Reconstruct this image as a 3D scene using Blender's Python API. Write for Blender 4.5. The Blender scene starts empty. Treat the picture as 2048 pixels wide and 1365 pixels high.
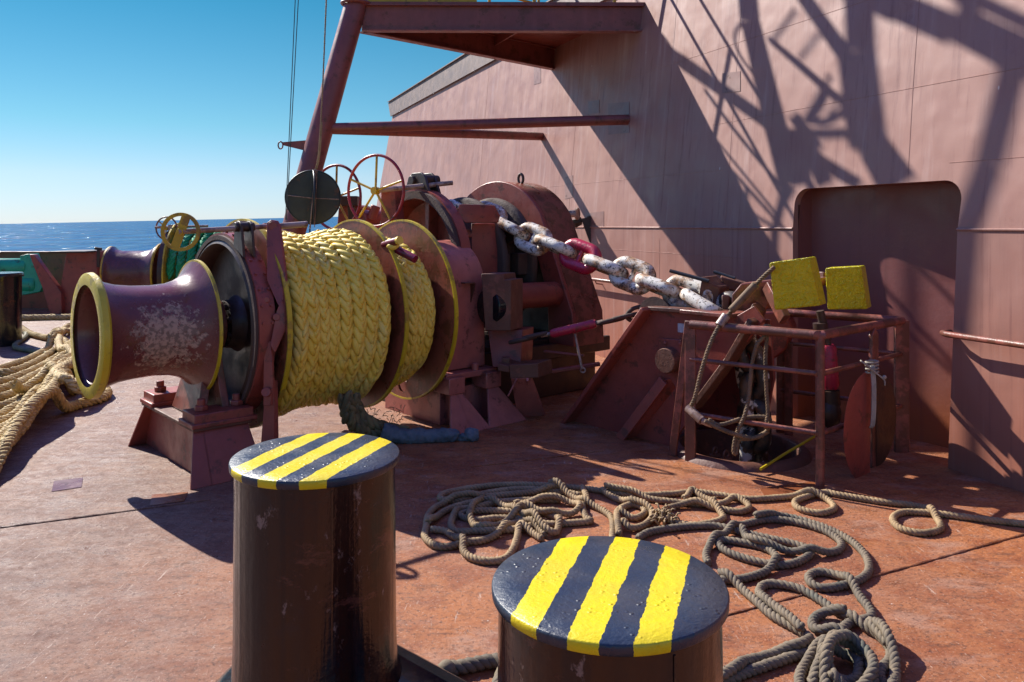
import bpy, math, random
import numpy as np
from mathutils import Vector, Matrix
from mathutils.geometry import tessellate_polygon
R = math.radians
random.seed(7)
rng = np.random.default_rng(7)
S = bpy.context.scene
COL = S.collection

# ------------------------------------------------------------------ camera, world, sun, exposure
F, YH, CX, EYE = 1560.0, 450.0, 1024.0, 1.6          # focal length and horizon of the photograph, eye height
cam = bpy.data.cameras.new('camera'); cam_o = bpy.data.objects.new('camera', cam); COL.objects.link(cam_o)
cam.sensor_width = 36; cam.lens = 36 * F / 2048
cam.shift_y = -(682.5 - YH) / 2048
cam.clip_start = 0.05; cam.clip_end = 60000
cam_o.location = (0, 0, EYE); cam_o.rotation_euler = (R(90), 0, 0)
S.camera = cam_o

SUN = Vector((0.755, -0.656, -0.781)).normalized()    # the way the light travels
w = bpy.data.worlds.new('World'); S.world = w; w.use_nodes = True
nt = w.node_tree
sky = nt.nodes.new('ShaderNodeTexSky'); sky.sky_type = 'NISHITA'; sky.sun_disc = False
sky.sun_elevation = math.asin(-SUN.z); sky.sun_rotation = math.atan2(-SUN.x, -SUN.y)
sky.air_density = 1.0; sky.dust_density = 0.0; sky.ozone_density = 1.5; sky.altitude = 0
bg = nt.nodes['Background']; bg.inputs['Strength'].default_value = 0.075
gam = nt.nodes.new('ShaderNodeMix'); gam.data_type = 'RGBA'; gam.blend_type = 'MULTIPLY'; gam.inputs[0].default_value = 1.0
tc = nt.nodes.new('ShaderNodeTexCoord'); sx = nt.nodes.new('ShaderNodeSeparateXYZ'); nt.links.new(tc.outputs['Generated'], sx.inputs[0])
rp = nt.nodes.new('ShaderNodeValToRGB'); nt.links.new(sx.outputs['Z'], rp.inputs[0])   # pale and cool air low down, blue above; unseen zenith brightened as added fill
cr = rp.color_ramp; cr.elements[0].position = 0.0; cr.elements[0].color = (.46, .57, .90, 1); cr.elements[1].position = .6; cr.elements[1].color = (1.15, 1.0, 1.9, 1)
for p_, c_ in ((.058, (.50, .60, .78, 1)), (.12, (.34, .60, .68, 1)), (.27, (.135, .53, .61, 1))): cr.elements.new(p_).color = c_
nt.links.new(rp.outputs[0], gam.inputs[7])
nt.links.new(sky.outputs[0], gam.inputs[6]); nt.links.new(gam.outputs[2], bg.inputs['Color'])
sl = bpy.data.lights.new('sun', 'SUN'); sl.energy = 5.0; sl.angle = R(0.5); sl.color = (1.0, 0.95, 0.86)
so = bpy.data.objects.new('sun', sl); COL.objects.link(so)
so.rotation_euler = SUN.to_track_quat('-Z', 'Y').to_euler(); so.location = (-8, 8, 12)
S.view_settings.view_transform = 'Standard'; S.view_settings.look = 'None'
S.view_settings.exposure = 0.88; S.view_settings.gamma = 1.0
S.render.engine = 'CYCLES'
S.cycles.max_bounces = 6

# ------------------------------------------------------------------ helpers
def V(*a): return Vector(a)
Z = V(0, 0, 1)
def px(u, v, y): return V((u - CX) / F * y, y, EYE - (v - YH) / F * y)
def gd(u, v, z=0.0):
    y = F * (EYE - z) / (v - YH); return V((u - CX) / F * y, y, z)
def hit(u, v, o, n):
    d = V((u - CX) / F, 1, -(v - YH) / F); c = V(0, 0, EYE)
    return c + d * ((o - c).dot(n) / d.dot(n))

def sphere_tpl(nr=6, ns=8):
    vs = [(0, 0, 1)]; fs = []
    for i in range(1, nr):
        a = math.pi * i / nr
        for j in range(ns):
            b = 2 * math.pi * j / ns
            vs.append((math.sin(a) * math.cos(b), math.sin(a) * math.sin(b), math.cos(a)))
    vs.append((0, 0, -1)); L = len(vs) - 1
    for j in range(ns): fs.append((0, 1 + j, 1 + (j + 1) % ns))
    for i in range(nr - 2):
        for j in range(ns):
            a, b = 1 + i * ns + j, 1 + i * ns + (j + 1) % ns
            fs.append((a, a + ns, b + ns, b))
    for j in range(ns): fs.append((L, L - ns + (j + 1) % ns, L - ns + j))
    return np.array(vs), fs
SPH, SPHF = sphere_tpl()
WORLD = {}                                             # object name -> world position of its origin

class MB:
    def __init__(s): s.v = []; s.f = []
    def add(s, vs, fs):
        b = len(s.v); s.v.extend([tuple(p) for p in vs]); s.f.extend([tuple(i + b for i in f) for f in fs])
    def box(s, c, sx, sy, sz, X=V(1, 0, 0), Y=V(0, 1, 0), Zx=Z):
        c = Vector(c); vs = [c + X * (sx / 2 * a) + Y * (sy / 2 * b) + Zx * (sz / 2 * d) for a in (-1, 1) for b in (-1, 1) for d in (-1, 1)]
        s.add(vs, [(0, 1, 3, 2), (4, 6, 7, 5), (0, 4, 5, 1), (2, 3, 7, 6), (0, 2, 6, 4), (1, 5, 7, 3)])
    def bar(s, p0, p1, w_, h_, up=Z):
        p0, p1 = Vector(p0), Vector(p1); X = (p1 - p0).normalized(); Y = up.cross(X)
        if Y.length < 1e-4: Y = V(0, 1, 0).cross(X)
        Y.normalize(); s.box((p0 + p1) / 2, (p1 - p0).length, w_, h_, X, Y, X.cross(Y))
    def tube(s, pts, r, n=12, closed=False, cap=True, rs=None):
        pts = [Vector(p) for p in pts]; m = len(pts); vs = []; fs = []
        def tan(i):
            if closed: return (pts[(i + 1) % m] - pts[i - 1]).normalized()
            return (pts[min(i + 1, m - 1)] - pts[max(i - 1, 0)]).normalized()
        T = tan(0); N = (Z if abs(T.z) < .9 else V(1, 0, 0)); N = (N - T * N.dot(T)).normalized()
        for i in range(m):
            T = tan(i); N = (N - T * N.dot(T)).normalized(); B = T.cross(N); rr = rs[i] if rs else r
            for j in range(n):
                a = 2 * math.pi * j / n; vs.append(pts[i] + (N * math.cos(a) + B * math.sin(a)) * rr)
        for i in range(m if closed else m - 1):
            for j in range(n):
                a, b = i * n + j, i * n + (j + 1) % n; c, d = ((i + 1) % m) * n + j, ((i + 1) % m) * n + (j + 1) % n
                fs.append((a, b, d, c))
        if cap and not closed: fs.append(tuple(range(n))[::-1]); fs.append(tuple(range((m - 1) * n, m * n)))
        s.add(vs, fs)
    def cyl(s, p0, p1, r, r1=None, n=28): s.tube([p0, p1], r, n, rs=[r, r if r1 is None else r1])
    def lathe(s, prof, o, ax, n=64, closed=False):
        o = Vector(o); ax = Vector(ax).normalized(); U = (Z if abs(ax.z) < .9 else V(1, 0, 0)); U = (U - ax * U.dot(ax)).normalized(); W_ = ax.cross(U)
        vs = []; fs = []; m = len(prof)
        for k, r in prof:
            for j in range(n):
                a = 2 * math.pi * j / n; vs.append(o + ax * k + (U * math.cos(a) + W_ * math.sin(a)) * r)
        for i in range(m if closed else m - 1):
            for j in range(n):
                a, b = i * n + j, i * n + (j + 1) % n; i2 = (i + 1) % m
                fs.append((a, b, i2 * n + (j + 1) % n, i2 * n + j))
        s.add(vs, fs)
    def prism(s, poly, vec, holes=()):
        vec = Vector(vec); loops = [[Vector(p) for p in poly]] + [[Vector(p) for p in h] for h in holes]
        flat = [p for l in loops for p in l]; n = len(flat); vs = flat + [p + vec for p in flat]; fs = []
        if holes:
            for t in tessellate_polygon(loops): fs.append(tuple(t)); fs.append(tuple(i + n for i in t[::-1]))
        else:
            fs.append(tuple(range(n))[::-1]); fs.append(tuple(range(n, 2 * n)))
        b = 0
        for l in loops:
            m = len(l)
            for i in range(m): j = (i + 1) % m; fs.append((b + i, b + j, b + j + n, b + i + n))
            b += m
        s.add(vs, fs)
    def ell(s, c, X, Y, Zx):
        M3 = np.array([X, Y, Zx]); s.add(SPH @ M3 + np.array(c), SPHF)
    def build(s, name, m, parent=None, bevel=0, sharp=45, origin=None, seg=2):
        me = bpy.data.meshes.new(name)
        pw = WORLD[parent.name] if parent else V(0, 0, 0)
        if origin is None:
            if parent: origin = pw
            else:
                a = np.array(s.v); origin = V((a[:, 0].min() + a[:, 0].max()) / 2, (a[:, 1].min() + a[:, 1].max()) / 2, a[:, 2].min())
        a = np.array(s.v, dtype=float) - np.array(origin)
        me.from_pydata(a.tolist(), [], s.f); me.update()
        import bmesh
        bm = bmesh.new(); bm.from_mesh(me); bmesh.ops.recalc_face_normals(bm, faces=bm.faces[:]); bm.to_mesh(me); bm.free()
        me.shade_smooth()
        if sharp: me.set_sharp_from_angle(angle=R(sharp))
        me.materials.append(m)
        o = bpy.data.objects.new(name, me); COL.objects.link(o)
        WORLD[o.name] = Vector(origin)
        if parent: o.parent = parent; o.location = Vector(origin) - pw
        else: o.location = origin
        if bevel:
            b = o.modifiers.new('bevel', 'BEVEL'); b.width = bevel; b.segments = seg; b.limit_method = 'ANGLE'; b.angle_limit = R(40)
        return o

def tag(o, label=None, cat=None, group=None, kind=None):
    if label: o['label'] = label
    if cat: o['category'] = cat
    if group: o['group'] = group
    if kind: o['kind'] = kind
    return o
def thing(name, loc, label, cat, group=None):
    o = bpy.data.objects.new(name, None); COL.objects.link(o); o.location = loc; o.empty_display_size = .2
    WORLD[o.name] = Vector(loc); return tag(o, label, cat, group)
def circ(c, X, Y, r, n=48, r2=None):
    return [c + X * (r * math.cos(2 * math.pi * i / n)) + Y * ((r2 or r) * math.sin(2 * math.pi * i / n)) for i in range(n)]

# curves
def smooth_path(pts, step, closed=False):
    P = np.array([list(p) for p in pts], float)
    if closed: P = np.vstack([P[-1], P, P[0], P[1]])
    else: P = np.vstack([2 * P[0] - P[1], P, 2 * P[-1] - P[-2]])
    out = []
    for i in range(1, len(P) - 2):
        n = max(2, int(np.linalg.norm(P[i + 1] - P[i]) / step * 3))
        t = np.linspace(0, 1, n, endpoint=False)[:, None]; p0, p1, p2, p3 = P[i - 1], P[i], P[i + 1], P[i + 2]
        out.append(.5 * (2 * p1 + (p2 - p0) * t + (2 * p0 - 5 * p1 + 4 * p2 - p3) * t ** 2 + (3 * p1 - p0 - 3 * p2 + p3) * t ** 3))
    out = np.vstack(out + [P[-2][None]])
    d = np.r_[0, np.cumsum(np.linalg.norm(np.diff(out, axis=0), axis=1))]
    q = np.arange(0, d[-1], step); return np.stack([np.interp(q, d, out[:, k]) for k in range(3)], 1)
def frames(path):
    T = np.gradient(path, axis=0); T /= np.linalg.norm(T, axis=1)[:, None] + 1e-9
    N = np.zeros_like(T); n = np.array([0, 0, 1.0])
    if abs(T[0] @ n) > .9: n = np.array([1.0, 0, 0])
    for i in range(len(T)):
        n = n - T[i] * (T[i] @ n); n /= np.linalg.norm(n) + 1e-9; N[i] = n
    return T, N, np.cross(T, N)
def settle(path, Rr, prev=None, gap=12, lift=1.75):
    """lay a rope on the deck: later turns climb over earlier ones"""
    n = len(path); z = np.full(n, Rr * .95)
    for i in range(n):
        if i > gap:
            d = np.hypot(path[:i - gap, 0] - path[i, 0], path[:i - gap, 1] - path[i, 1]); k = d < Rr * 2.0
            if k.any(): z[i] = max(z[i], min((z[:i - gap][k] + Rr * lift * np.sqrt(np.clip(1 - (d[k] / (2 * Rr)) ** 2, 0, 1))).max(), Rr * 6))
    for _ in range(5):
        zs = np.convolve(np.pad(z, 3, mode='edge'), np.ones(7) / 7, 'valid'); z = np.maximum(zs, z * .6 + zs * .4)
    p = path.copy(); p[:, 2] = z; return p
def twist(mb, path, Rr, pitch, strands=3, n=7, fuzz=.06):
    T, N, B = frames(path); L = np.r_[0, np.cumsum(np.linalg.norm(np.diff(path, axis=0), axis=1))]
    for s_ in range(strands):
        ph = 2 * np.pi * (s_ / strands + L / pitch)
        c = path + (N * np.cos(ph)[:, None] + B * np.sin(ph)[:, None]) * Rr * .47
        t2, n2, b2 = frames(c); m = len(c); rr = Rr * .57 * (1 + rng.normal(0, fuzz, m))
        a = 2 * np.pi * np.arange(n) / n
        vs = c[:, None, :] + (n2[:, None, :] * np.cos(a)[None, :, None] + b2[:, None, :] * np.sin(a)[None, :, None]) * rr[:, None, None]
        fs = [(i * n + j, i * n + (j + 1) % n, (i + 1) * n + (j + 1) % n, (i + 1) * n + j) for i in range(m - 1) for j in range(n)]
        fs += [tuple(range(n)), tuple(range((m - 1) * n, m * n))]
        mb.add(vs.reshape(-1, 3), fs)
def plait(mb, path, up, w_, jit=.07, cols=(38, -38, 112, -112), step=.58):
    """plaited rope: pairs of plump strands lying in a herringbone over a core"""
    T = np.gradient(path, axis=0); T /= np.linalg.norm(T, axis=1)[:, None] + 1e-9
    L = np.r_[0, np.cumsum(np.linalg.norm(np.diff(path, axis=0), axis=1))]
    ip = lambda a, q: np.stack([np.interp(q, L, a[:, k]) for k in range(3)], 1)
    mb.tube([Vector(p) for p in path[::3]], w_ * .36, 8)
    for ci, al in enumerate(cols):
        q = np.arange((ci % 2) * step * w_ * .5, L[-1], step * w_); P, Tq, U = ip(path, q), ip(T, q), ip(up, q)
        Tq /= np.linalg.norm(Tq, axis=1)[:, None]; U -= Tq * (U * Tq).sum(1)[:, None]; U /= np.linalg.norm(U, axis=1)[:, None]
        Sd = np.cross(Tq, U); a = R(al)
        for i in range(len(q)):
            D = U[i] * math.cos(a) + Sd[i] * math.sin(a); G = -U[i] * math.sin(a) + Sd[i] * math.cos(a)
            be = R(27 + random.uniform(-6, 6)) * (1 if al > 0 else -1)
            X = Tq[i] * math.cos(be) + G * math.sin(be); Y = np.cross(D, X); j = lambda: 1 + random.uniform(-jit, jit) * 1.6
            mb.ell(P[i] + D * w_ * .29 * j() + rng.normal(0, w_ * .012, 3), X * w_ * .66 * j(), Y * w_ * .205 * j(), D * w_ * .18 * j())
def handwheel(o, normal, Rw, r, spokes, roll=0, rimm=None, spm=None, parent=None, wob=0):
    n = Vector(normal).normalized(); X = Z.cross(n).normalized(); Y = n.cross(X); o = Vector(o)
    m = MB(); m.tube(circ(o, X, Y, Rw, 56), r, 12, closed=True); m.build('rim', rimm, parent)
    m = MB()
    for i in range(spokes):
        a = roll + 2 * math.pi * i / spokes; m.tube([o, o + (X * math.cos(a) + Y * math.sin(a)) * Rw], r * .8, 10)
    m.cyl(o - n * r * 2.2, o + n * r * 2.2, r * 2.6, n=16); m.build('spokes', spm, parent)

# ------------------------------------------------------------------ materials
class NM:
    def __init__(s, name):
        s.m = bpy.data.materials.new(name); s.m.use_nodes = True; s.t = s.m.node_tree; s.b = s.t.nodes['Principled BSDF']
        s.co = s.t.nodes.new('ShaderNodeTexCoord').outputs['Object']
    def put(s, sock, v):
        if isinstance(v, bpy.types.NodeSocket): s.t.links.new(v, sock)
        elif sock.type == 'RGBA' and not isinstance(v, (int, float)): sock.default_value = (*v, 1) if len(v) == 3 else v
        elif sock.type == 'RGBA': sock.default_value = (v, v, v, 1)
        else: sock.default_value = v
    def map(s, scale=(1, 1, 1), rot=(0, 0, 0), vec=None):
        n = s.t.nodes.new('ShaderNodeMapping'); s.put(n.inputs['Vector'], vec or s.co); n.inputs['Scale'].default_value = scale; n.inputs['Rotation'].default_value = rot
        return n.outputs[0]
    def noise(s, sc, det=4, ro=.55, vec=None, dist=0):
        n = s.t.nodes.new('ShaderNodeTexNoise'); s.put(n.inputs['Vector'], vec or s.co); n.inputs['Scale'].default_value = sc
        n.inputs['Detail'].default_value = det; n.inputs['Roughness'].default_value = ro; n.inputs['Distortion'].default_value = dist
        return n.outputs['Fac']
    def vor(s, sc, vec=None, out='Distance', feature='F1'):
        n = s.t.nodes.new('ShaderNodeTexVoronoi'); n.feature = feature; s.put(n.inputs['Vector'], vec or s.co); n.inputs['Scale'].default_value = sc; return n.outputs[out]
    def ramp(s, f, a, b, lo=0.0, hi=1.0):
        n = s.t.nodes.new('ShaderNodeMapRange'); n.interpolation_type = 'SMOOTHSTEP'; s.put(n.inputs['Value'], f)
        n.inputs['From Min'].default_value = a; n.inputs['From Max'].default_value = b; n.inputs['To Min'].default_value = lo; n.inputs['To Max'].default_value = hi
        return n.outputs['Result']
    def mix(s, f, a, b, blend='MIX'):
        n = s.t.nodes.new('ShaderNodeMix'); n.data_type = 'RGBA'; n.blend_type = blend
        s.put(n.inputs[0], f); s.put(n.inputs[6], a); s.put(n.inputs[7], b); return n.outputs[2]
    def math(s, op, a, b=0.0, c=0.0):
        n = s.t.nodes.new('ShaderNodeMath'); n.operation = op; s.put(n.inputs[0], a); s.put(n.inputs[1], b); s.put(n.inputs[2], c); return n.outputs[0]
    def dot(s, v):
        n = s.t.nodes.new('ShaderNodeVectorMath'); n.operation = 'DOT_PRODUCT'; s.put(n.inputs[0], s.co); n.inputs[1].default_value = v; return n.outputs['Value']
    def dist(s, v):
        n = s.t.nodes.new('ShaderNodeVectorMath'); n.operation = 'DISTANCE'; s.put(n.inputs[0], s.co); n.inputs[1].default_value = v; return n.outputs['Value']
    def bump(s, h, st=.5, d=.01, nrm=None):
        n = s.t.nodes.new('ShaderNodeBump'); n.inputs['Strength'].default_value = st; n.inputs['Distance'].default_value = d; s.put(n.inputs['Height'], h)
        if nrm: s.t.links.new(nrm, n.inputs['Normal'])
        return n.outputs[0]
    def out(s, col, rough=.5, nrm=None, metal=0.0, spec=.5, coat=0.0):
        s.put(s.b.inputs['Base Color'], col); s.put(s.b.inputs['Roughness'], rough); s.put(s.b.inputs['Metallic'], metal)
        s.b.inputs['Specular IOR Level'].default_value = spec; s.b.inputs['Coat Weight'].default_value = coat; s.b.inputs['Coat Roughness'].default_value = .15
        if nrm: s.t.links.new(nrm, s.b.inputs['Normal'])
        return s.m

def paint(name, c1, c2, rust=.12, rcol=(.09, .03, .012), rough=(.3, .55), bs=60, bst=.35, spec=.5, wear=None, wcol=(.35, .2, .15), streak=0):
    n = NM(name)
    c = n.mix(n.ramp(n.noise(2.3, 5, .6), .35, .65), c1, c2)
    c = n.mix(n.ramp(n.noise(11, 6, .7), .35, .75, 0, .45), c, tuple(x * .55 for x in c1))
    if streak: c = n.mix(n.ramp(n.noise(1, 4, .6, n.map((9, 9, .7))), .45, .75, 0, streak), c, tuple(min(1, x * 1.6 + .02) for x in c2))
    rm = n.ramp(n.noise(7, 10, .72), 1 - .42 - rust, 1 - .36 - rust * .8)
    c = n.mix(n.math('MULTIPLY', rm, .75), c, rcol)
    h = n.math('ADD', n.math('MULTIPLY', n.noise(bs, 5, .65, None, .6), .7), n.math('MULTIPLY', n.noise(13, 4, .5), .6))
    rg = n.ramp(n.noise(6, 6, .6), .3, .7, rough[0], rough[1])
    if wear:
        k = n.math('MULTIPLY', n.ramp(n.dist(wear[0]), wear[1], 0), 1.0)
        wm = n.ramp(n.math('ADD', n.noise(22, 10, .75), n.math('MULTIPLY', k, .34)), .68, .74)
        c = n.mix(wm, c, n.mix(n.ramp(n.noise(40, 4), .4, .6), wcol, tuple(x * .45 for x in wcol))); rg = n.math('MAXIMUM', rg, n.math('MULTIPLY', wm, .7))
        h = n.math('SUBTRACT', h, n.math('MULTIPLY', wm, .5))
    return n.out(c, rg, n.bump(h, bst, .006), spec=spec)

MAT = {}
MAT['red'] = paint('red_brown_paint', (.31, .064, .042), (.24, .052, .040), .03, (.085, .030, .02))
MAT['case'] = paint('gear_case_paint', (.44, .135, .105), (.36, .105, .085), .04, (.12, .04, .03), streak=.2)
MAT['disc'] = paint('brown_flange_paint', (.28, .080, .045), (.21, .058, .038), .10, (.10, .035, .014), rough=(.25, .45), bst=.2)
MAT['drumred'] = paint('worn_drum_paint', (.13, .040, .042), (.10, .035, .040), .05, (.10, .035, .018), rough=(.2, .36), bst=.25)
MAT['dark'] = paint('greasy_steel', (.018, .014, .016), (.040, .020, .018), .2, (.05, .024, .014), rough=(.3, .6))
MAT['column'] = paint('column_paint', (.23, .062, .048), (.19, .052, .046), .03, rough=(.35, .5), bst=.12, streak=.25)
MAT['lining'] = paint('brake_lining', (.20, .135, .10), (.09, .06, .05), .3, (.05, .025, .018), rough=(.7, .9), bst=.9)
MAT['rail'] = paint('rail_paint', (.29, .090, .062), (.19, .058, .045), .14, (.09, .035, .02), rough=(.3, .5), bst=.5)
MAT['yellow'] = paint('yellow_paint', (.58, .44, .015), (.50, .37, .02), .06, (.25, .16, .03), rough=(.3, .45), bst=.5)
n = NM('thick_yellow_paint'); h = n.math('ADD', n.noise(22, 4, .55, None, 1.2), n.math('MULTIPLY', n.noise(60, 4, .6, None, .8), .4))
MAT['yellowbox'] = n.out(n.mix(n.ramp(n.noise(5, 5), .35, .7), (.72, .62, .006), (.64, .54, .006)), .28, n.bump(h, 1.0, .035))
MAT['wheelyellow'] = paint('wheel_yellow_paint', (.60, .36, .012), (.5, .30, .01), .03, (.2, .1, .02))
MAT['rimred'] = paint('wheel_red_paint', (.34, .014, .024), (.26, .012, .024), .03)
MAT['magenta'] = paint('red_chain_paint', (.46, .020, .055), (.38, .02, .05), .02, (.12, .03, .02), rough=(.2, .4), bs=30, bst=.9)
MAT['green'] = paint('green_paint', (.012, .42, .24), (.01, .34, .19), .03, (.03, .06, .04))
MAT['black'] = paint('black_gloss_paint', (.008, .010, .013), (.012, .012, .014), .01, (.06, .022, .012), rough=(.06, .22), bs=30, bst=.28)
n = NM('bollard_paint')
refl_ = n.ramp(n.noise(1, 5, .6, n.map((8, 8, .30)), .5), .42, .58)  # upright brown and black bands: reflections painted into the post colour
c = n.mix(refl_, (.026, .009, .006), (.004, .004, .007)); c = n.mix(n.ramp(n.noise(5, 8, .7), .54, .62, 0, .8), c, (.012, .010, .013)); c = n.mix(n.ramp(n.noise(3.2, 9, .75, n.map((1, 1, 2.2))), .56, .63, 0, .8), c, (.10, .036, .026)); c = n.mix(n.ramp(n.noise(9, 9, .78, n.map((1, 1, .6))), .60, .66, 0, .7), c, (.26, .18, .15)); c = n.mix(n.ramp(n.noise(1, 8, .75, n.map((40, 40, 2))), .66, .74, 0, .5), c, (.16, .12, .11))
MAT['bollard'] = n.out(c, n.ramp(n.noise(4, 6, .6), .3, .7, .05, .20), n.bump(n.noise(1, 4, .55, n.map((11, 11, .5)), .6), .5, .012, n.bump(n.math('ADD', n.noise(26, 5, .6), n.math('MULTIPLY', n.noise(110, 4, .6), .35)), .30, .006)), spec=.55)
MAT['canvas_black'] = paint('black_canvas', (.010, .016, .020), (.014, .022, .026), 0, rough=(.35, .55), bst=.3)
MAT['steel'] = paint('rod_steel', (.42, .31, .25), (.30, .20, .16), .12, (.12, .06, .04), rough=(.25, .5))
MAT['darkrod'] = paint('dark_rod', (.015, .018, .022), (.03, .03, .032), .05, (.05, .03, .02))
MAT['tape'] = paint('maroon_tape', (.22, .012, .035), (.16, .010, .03), 0, rough=(.25, .4))
MAT['greybrown'] = paint('grey_brown_coaming', (.165, .105, .088), (.12, .075, .065), .12, (.09, .05, .04), rough=(.5, .7), streak=.4)
MAT['rustblock'] = paint('rusty_block', (.24, .078, .045), (.17, .055, .038), .2, (.085, .034, .02), rough=(.45, .7), bs=24, bst=1.0)
MAT['patch_purple'] = paint('purple_deck_patch', (.20, .088, .075), (.17, .07, .065), .05, rough=(.2, .4), bs=30)
MAT['patch_orange'] = paint('orange_deck_patch', (.26, .085, .03), (.22, .07, .03), .05, rough=(.2, .4), bs=30)
MAT['whitetag'] = paint('white_tag', (.55, .56, .6), (.42, .44, .48), .1, (.3, .2, .18))

n = NM('chain_white_paint')
fl = n.ramp(n.noise(40, 9, .72), .545, .585); big = n.ramp(n.noise(6.5, 6, .65), .44, .56)
c = n.mix(n.math('MULTIPLY', big, n.ramp(n.noise(16, 8, .7), .30, .54)), (.66, .62, .54), (.38, .21, .10))
c = n.mix(n.math('MULTIPLY', big, n.ramp(n.noise(22, 9, .7), .52, .60)), c, (.10, .05, .03)); c = n.mix(fl, c, (.03, .022, .02))
MAT['chain'] = n.out(c, .5, n.bump(n.math('ADD', n.math('MULTIPLY', n.noise(40, 5, .6), .5), n.math('MULTIPLY', fl, -.5)), .35, .004))

n = NM('chain_bare'); c = n.mix(n.ramp(n.noise(7, 8, .7), .56, .60), n.mix(n.ramp(n.noise(9, 6), .45, .65), (.022, .017, .017), (.12, .055, .025)), (.58, .52, .46))
MAT['chain_bare'] = n.out(c, .5, n.bump(n.noise(40, 5, .6), .4, .005))
def ropemat(name, c1, c2, c3, dirt=(.03, .03, .03), fib=220, spec=.25, rough=.7, c3a=.75):
    n = NM(name)
    c = n.mix(n.ramp(n.noise(9, 4, .6), .35, .65), c1, c2)
    c = n.mix(n.ramp(n.noise(3.1, 5, .65), .54, .66, 0, c3a), c, c3)
    c = n.mix(n.ramp(n.noise(40, 6, .7), .55, .75, 0, .6), c, dirt)
    return n.out(c, rough, n.bump(n.noise(fib, 4, .7), .5, .003), spec=spec)
MAT['ropeyellow'] = ropemat('yellow_rope', (.88, .67, .115), (.80, .55, .06), (.58, .52, .20), (.30, .29, .18), spec=.35, rough=.5, c3a=.5)
MAT['ropegreen'] = ropemat('green_rope', (.02, .33, .12), (.015, .22, .09), (.10, .38, .22), (.01, .08, .05))
MAT['ropetan'] = ropemat('tan_rope', (.36, .25, .13), (.25, .17, .09), (.13, .095, .06), (.06, .045, .03))
MAT['ropegrey'] = ropemat('grey_green_rope', (.19, .148, .098), (.13, .105, .075), (.085, .098, .078), (.03, .03, .025))
MAT['hawser'] = ropemat('straw_hawser', (.52, .37, .15), (.38, .26, .10), (.60, .46, .22), (.18, .12, .05))
MAT['lanyard'] = ropemat('brown_lanyard', (.20, .125, .07), (.12, .08, .05), (.09, .075, .045), (.03, .02, .015))
MAT['twine'] = ropemat('pale_twine', (.42, .37, .30), (.3, .27, .22), (.25, .22, .2))
MAT['canvas'] = ropemat('blue_grey_canvas', (.13, .16, .18), (.09, .115, .135), (.20, .215, .22), (.02, .03, .04), fib=90)
MAT['frayed'] = ropemat('dirty_rope', (.22, .19, .09), (.13, .12, .07), (.09, .12, .11), (.03, .03, .03))

# deck
n = NM('deck_paint')
br = n.map((1.5, 2.8, 1), (0, 0, R(-16))); sc1 = n.map((4, 30, 1), (0, 0, R(-20))); sc2 = n.map((44, 5, 1), (0, 0, R(35)))
c = n.mix(n.ramp(n.noise(.9, 6, .62), .36, .64), (.38, .130, .040), (.31, .116, .050))
c = n.mix(n.ramp(n.noise(2.6, 9, .75), .44, .60, 0, .85), c, (.24, .066, .022))
c = n.mix(n.ramp(n.noise(1.6, 6, .7, br), .50, .66, 0, .65), c, (.36, .20, .135))
gx = n.dot((1, 0, 0)); lf = n.ramp(n.math('ADD', gx, n.math('MULTIPLY', n.noise(.7, 4), 2.0)), .6, -1.2)
c = n.mix(n.math('MULTIPLY', lf, .7), c, n.mix(n.ramp(n.noise(3, 6, .7, br), .42, .60), (.115, .070, .055), (.20, .142, .108)))
c = n.mix(n.ramp(n.noise(4.2, 10, .80, br), .52, .62, 0, .55), c, (.085, .030, .016))
c = n.mix(n.ramp(n.noise(48, 6, .8), .52, .62, 0, .8), c, (.075, .028, .018))
c = n.mix(n.ramp(n.noise(70, 4, .75), .58, .66, 0, .6), c, (.50, .34, .25))
c = n.mix(n.ramp(n.noise(1, 7, .78, sc1, .8), .60, .66, 0, .6), c, (.10, .034, .020))
c = n.mix(n.ramp(n.noise(1, 7, .72, sc2), .61, .67, 0, .7), c, (.48, .35, .27))
c = n.mix(n.ramp(n.noise(1.3, 10, .84, None, .6), .60, .66, 0, .5), c, (.05, .022, .017))
glint_spk = n.math('MAXIMUM', n.ramp(n.vor(9, out='Distance'), .040, .02), n.ramp(n.vor(23, out='Distance'), .055, .03)); pit = n.ramp(n.vor(14, out='Distance'), .07, .03); c = n.mix(n.math('MULTIPLY', pit, .8), c, (.05, .02, .014)); c = n.mix(n.math('MULTIPLY', glint_spk, .8), c, (.62, .54, .48))  # pale specks: glints of wet deck painted into the colour
wet = n.ramp(n.noise(2.2, 8, .7, br), .50, .62)
rg = n.math('ADD', n.ramp(n.noise(18, 6, .7), .3, .7, .50, .78), n.math('MULTIPLY', wet, -.30))
h = n.math('ADD', n.math('MULTIPLY', n.noise(60, 8, .78), .55), n.math('MULTIPLY', n.noise(8, 8, .75, br), 1.2)); h = n.math('ADD', h, n.math('MULTIPLY', n.noise(1, 7, .72, sc1, .8), .35))
MAT['deck'] = n.out(c, rg, n.bump(n.noise(1.7, 3), .3, .05, n.bump(h, .8, .012)), spec=.38)

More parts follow.
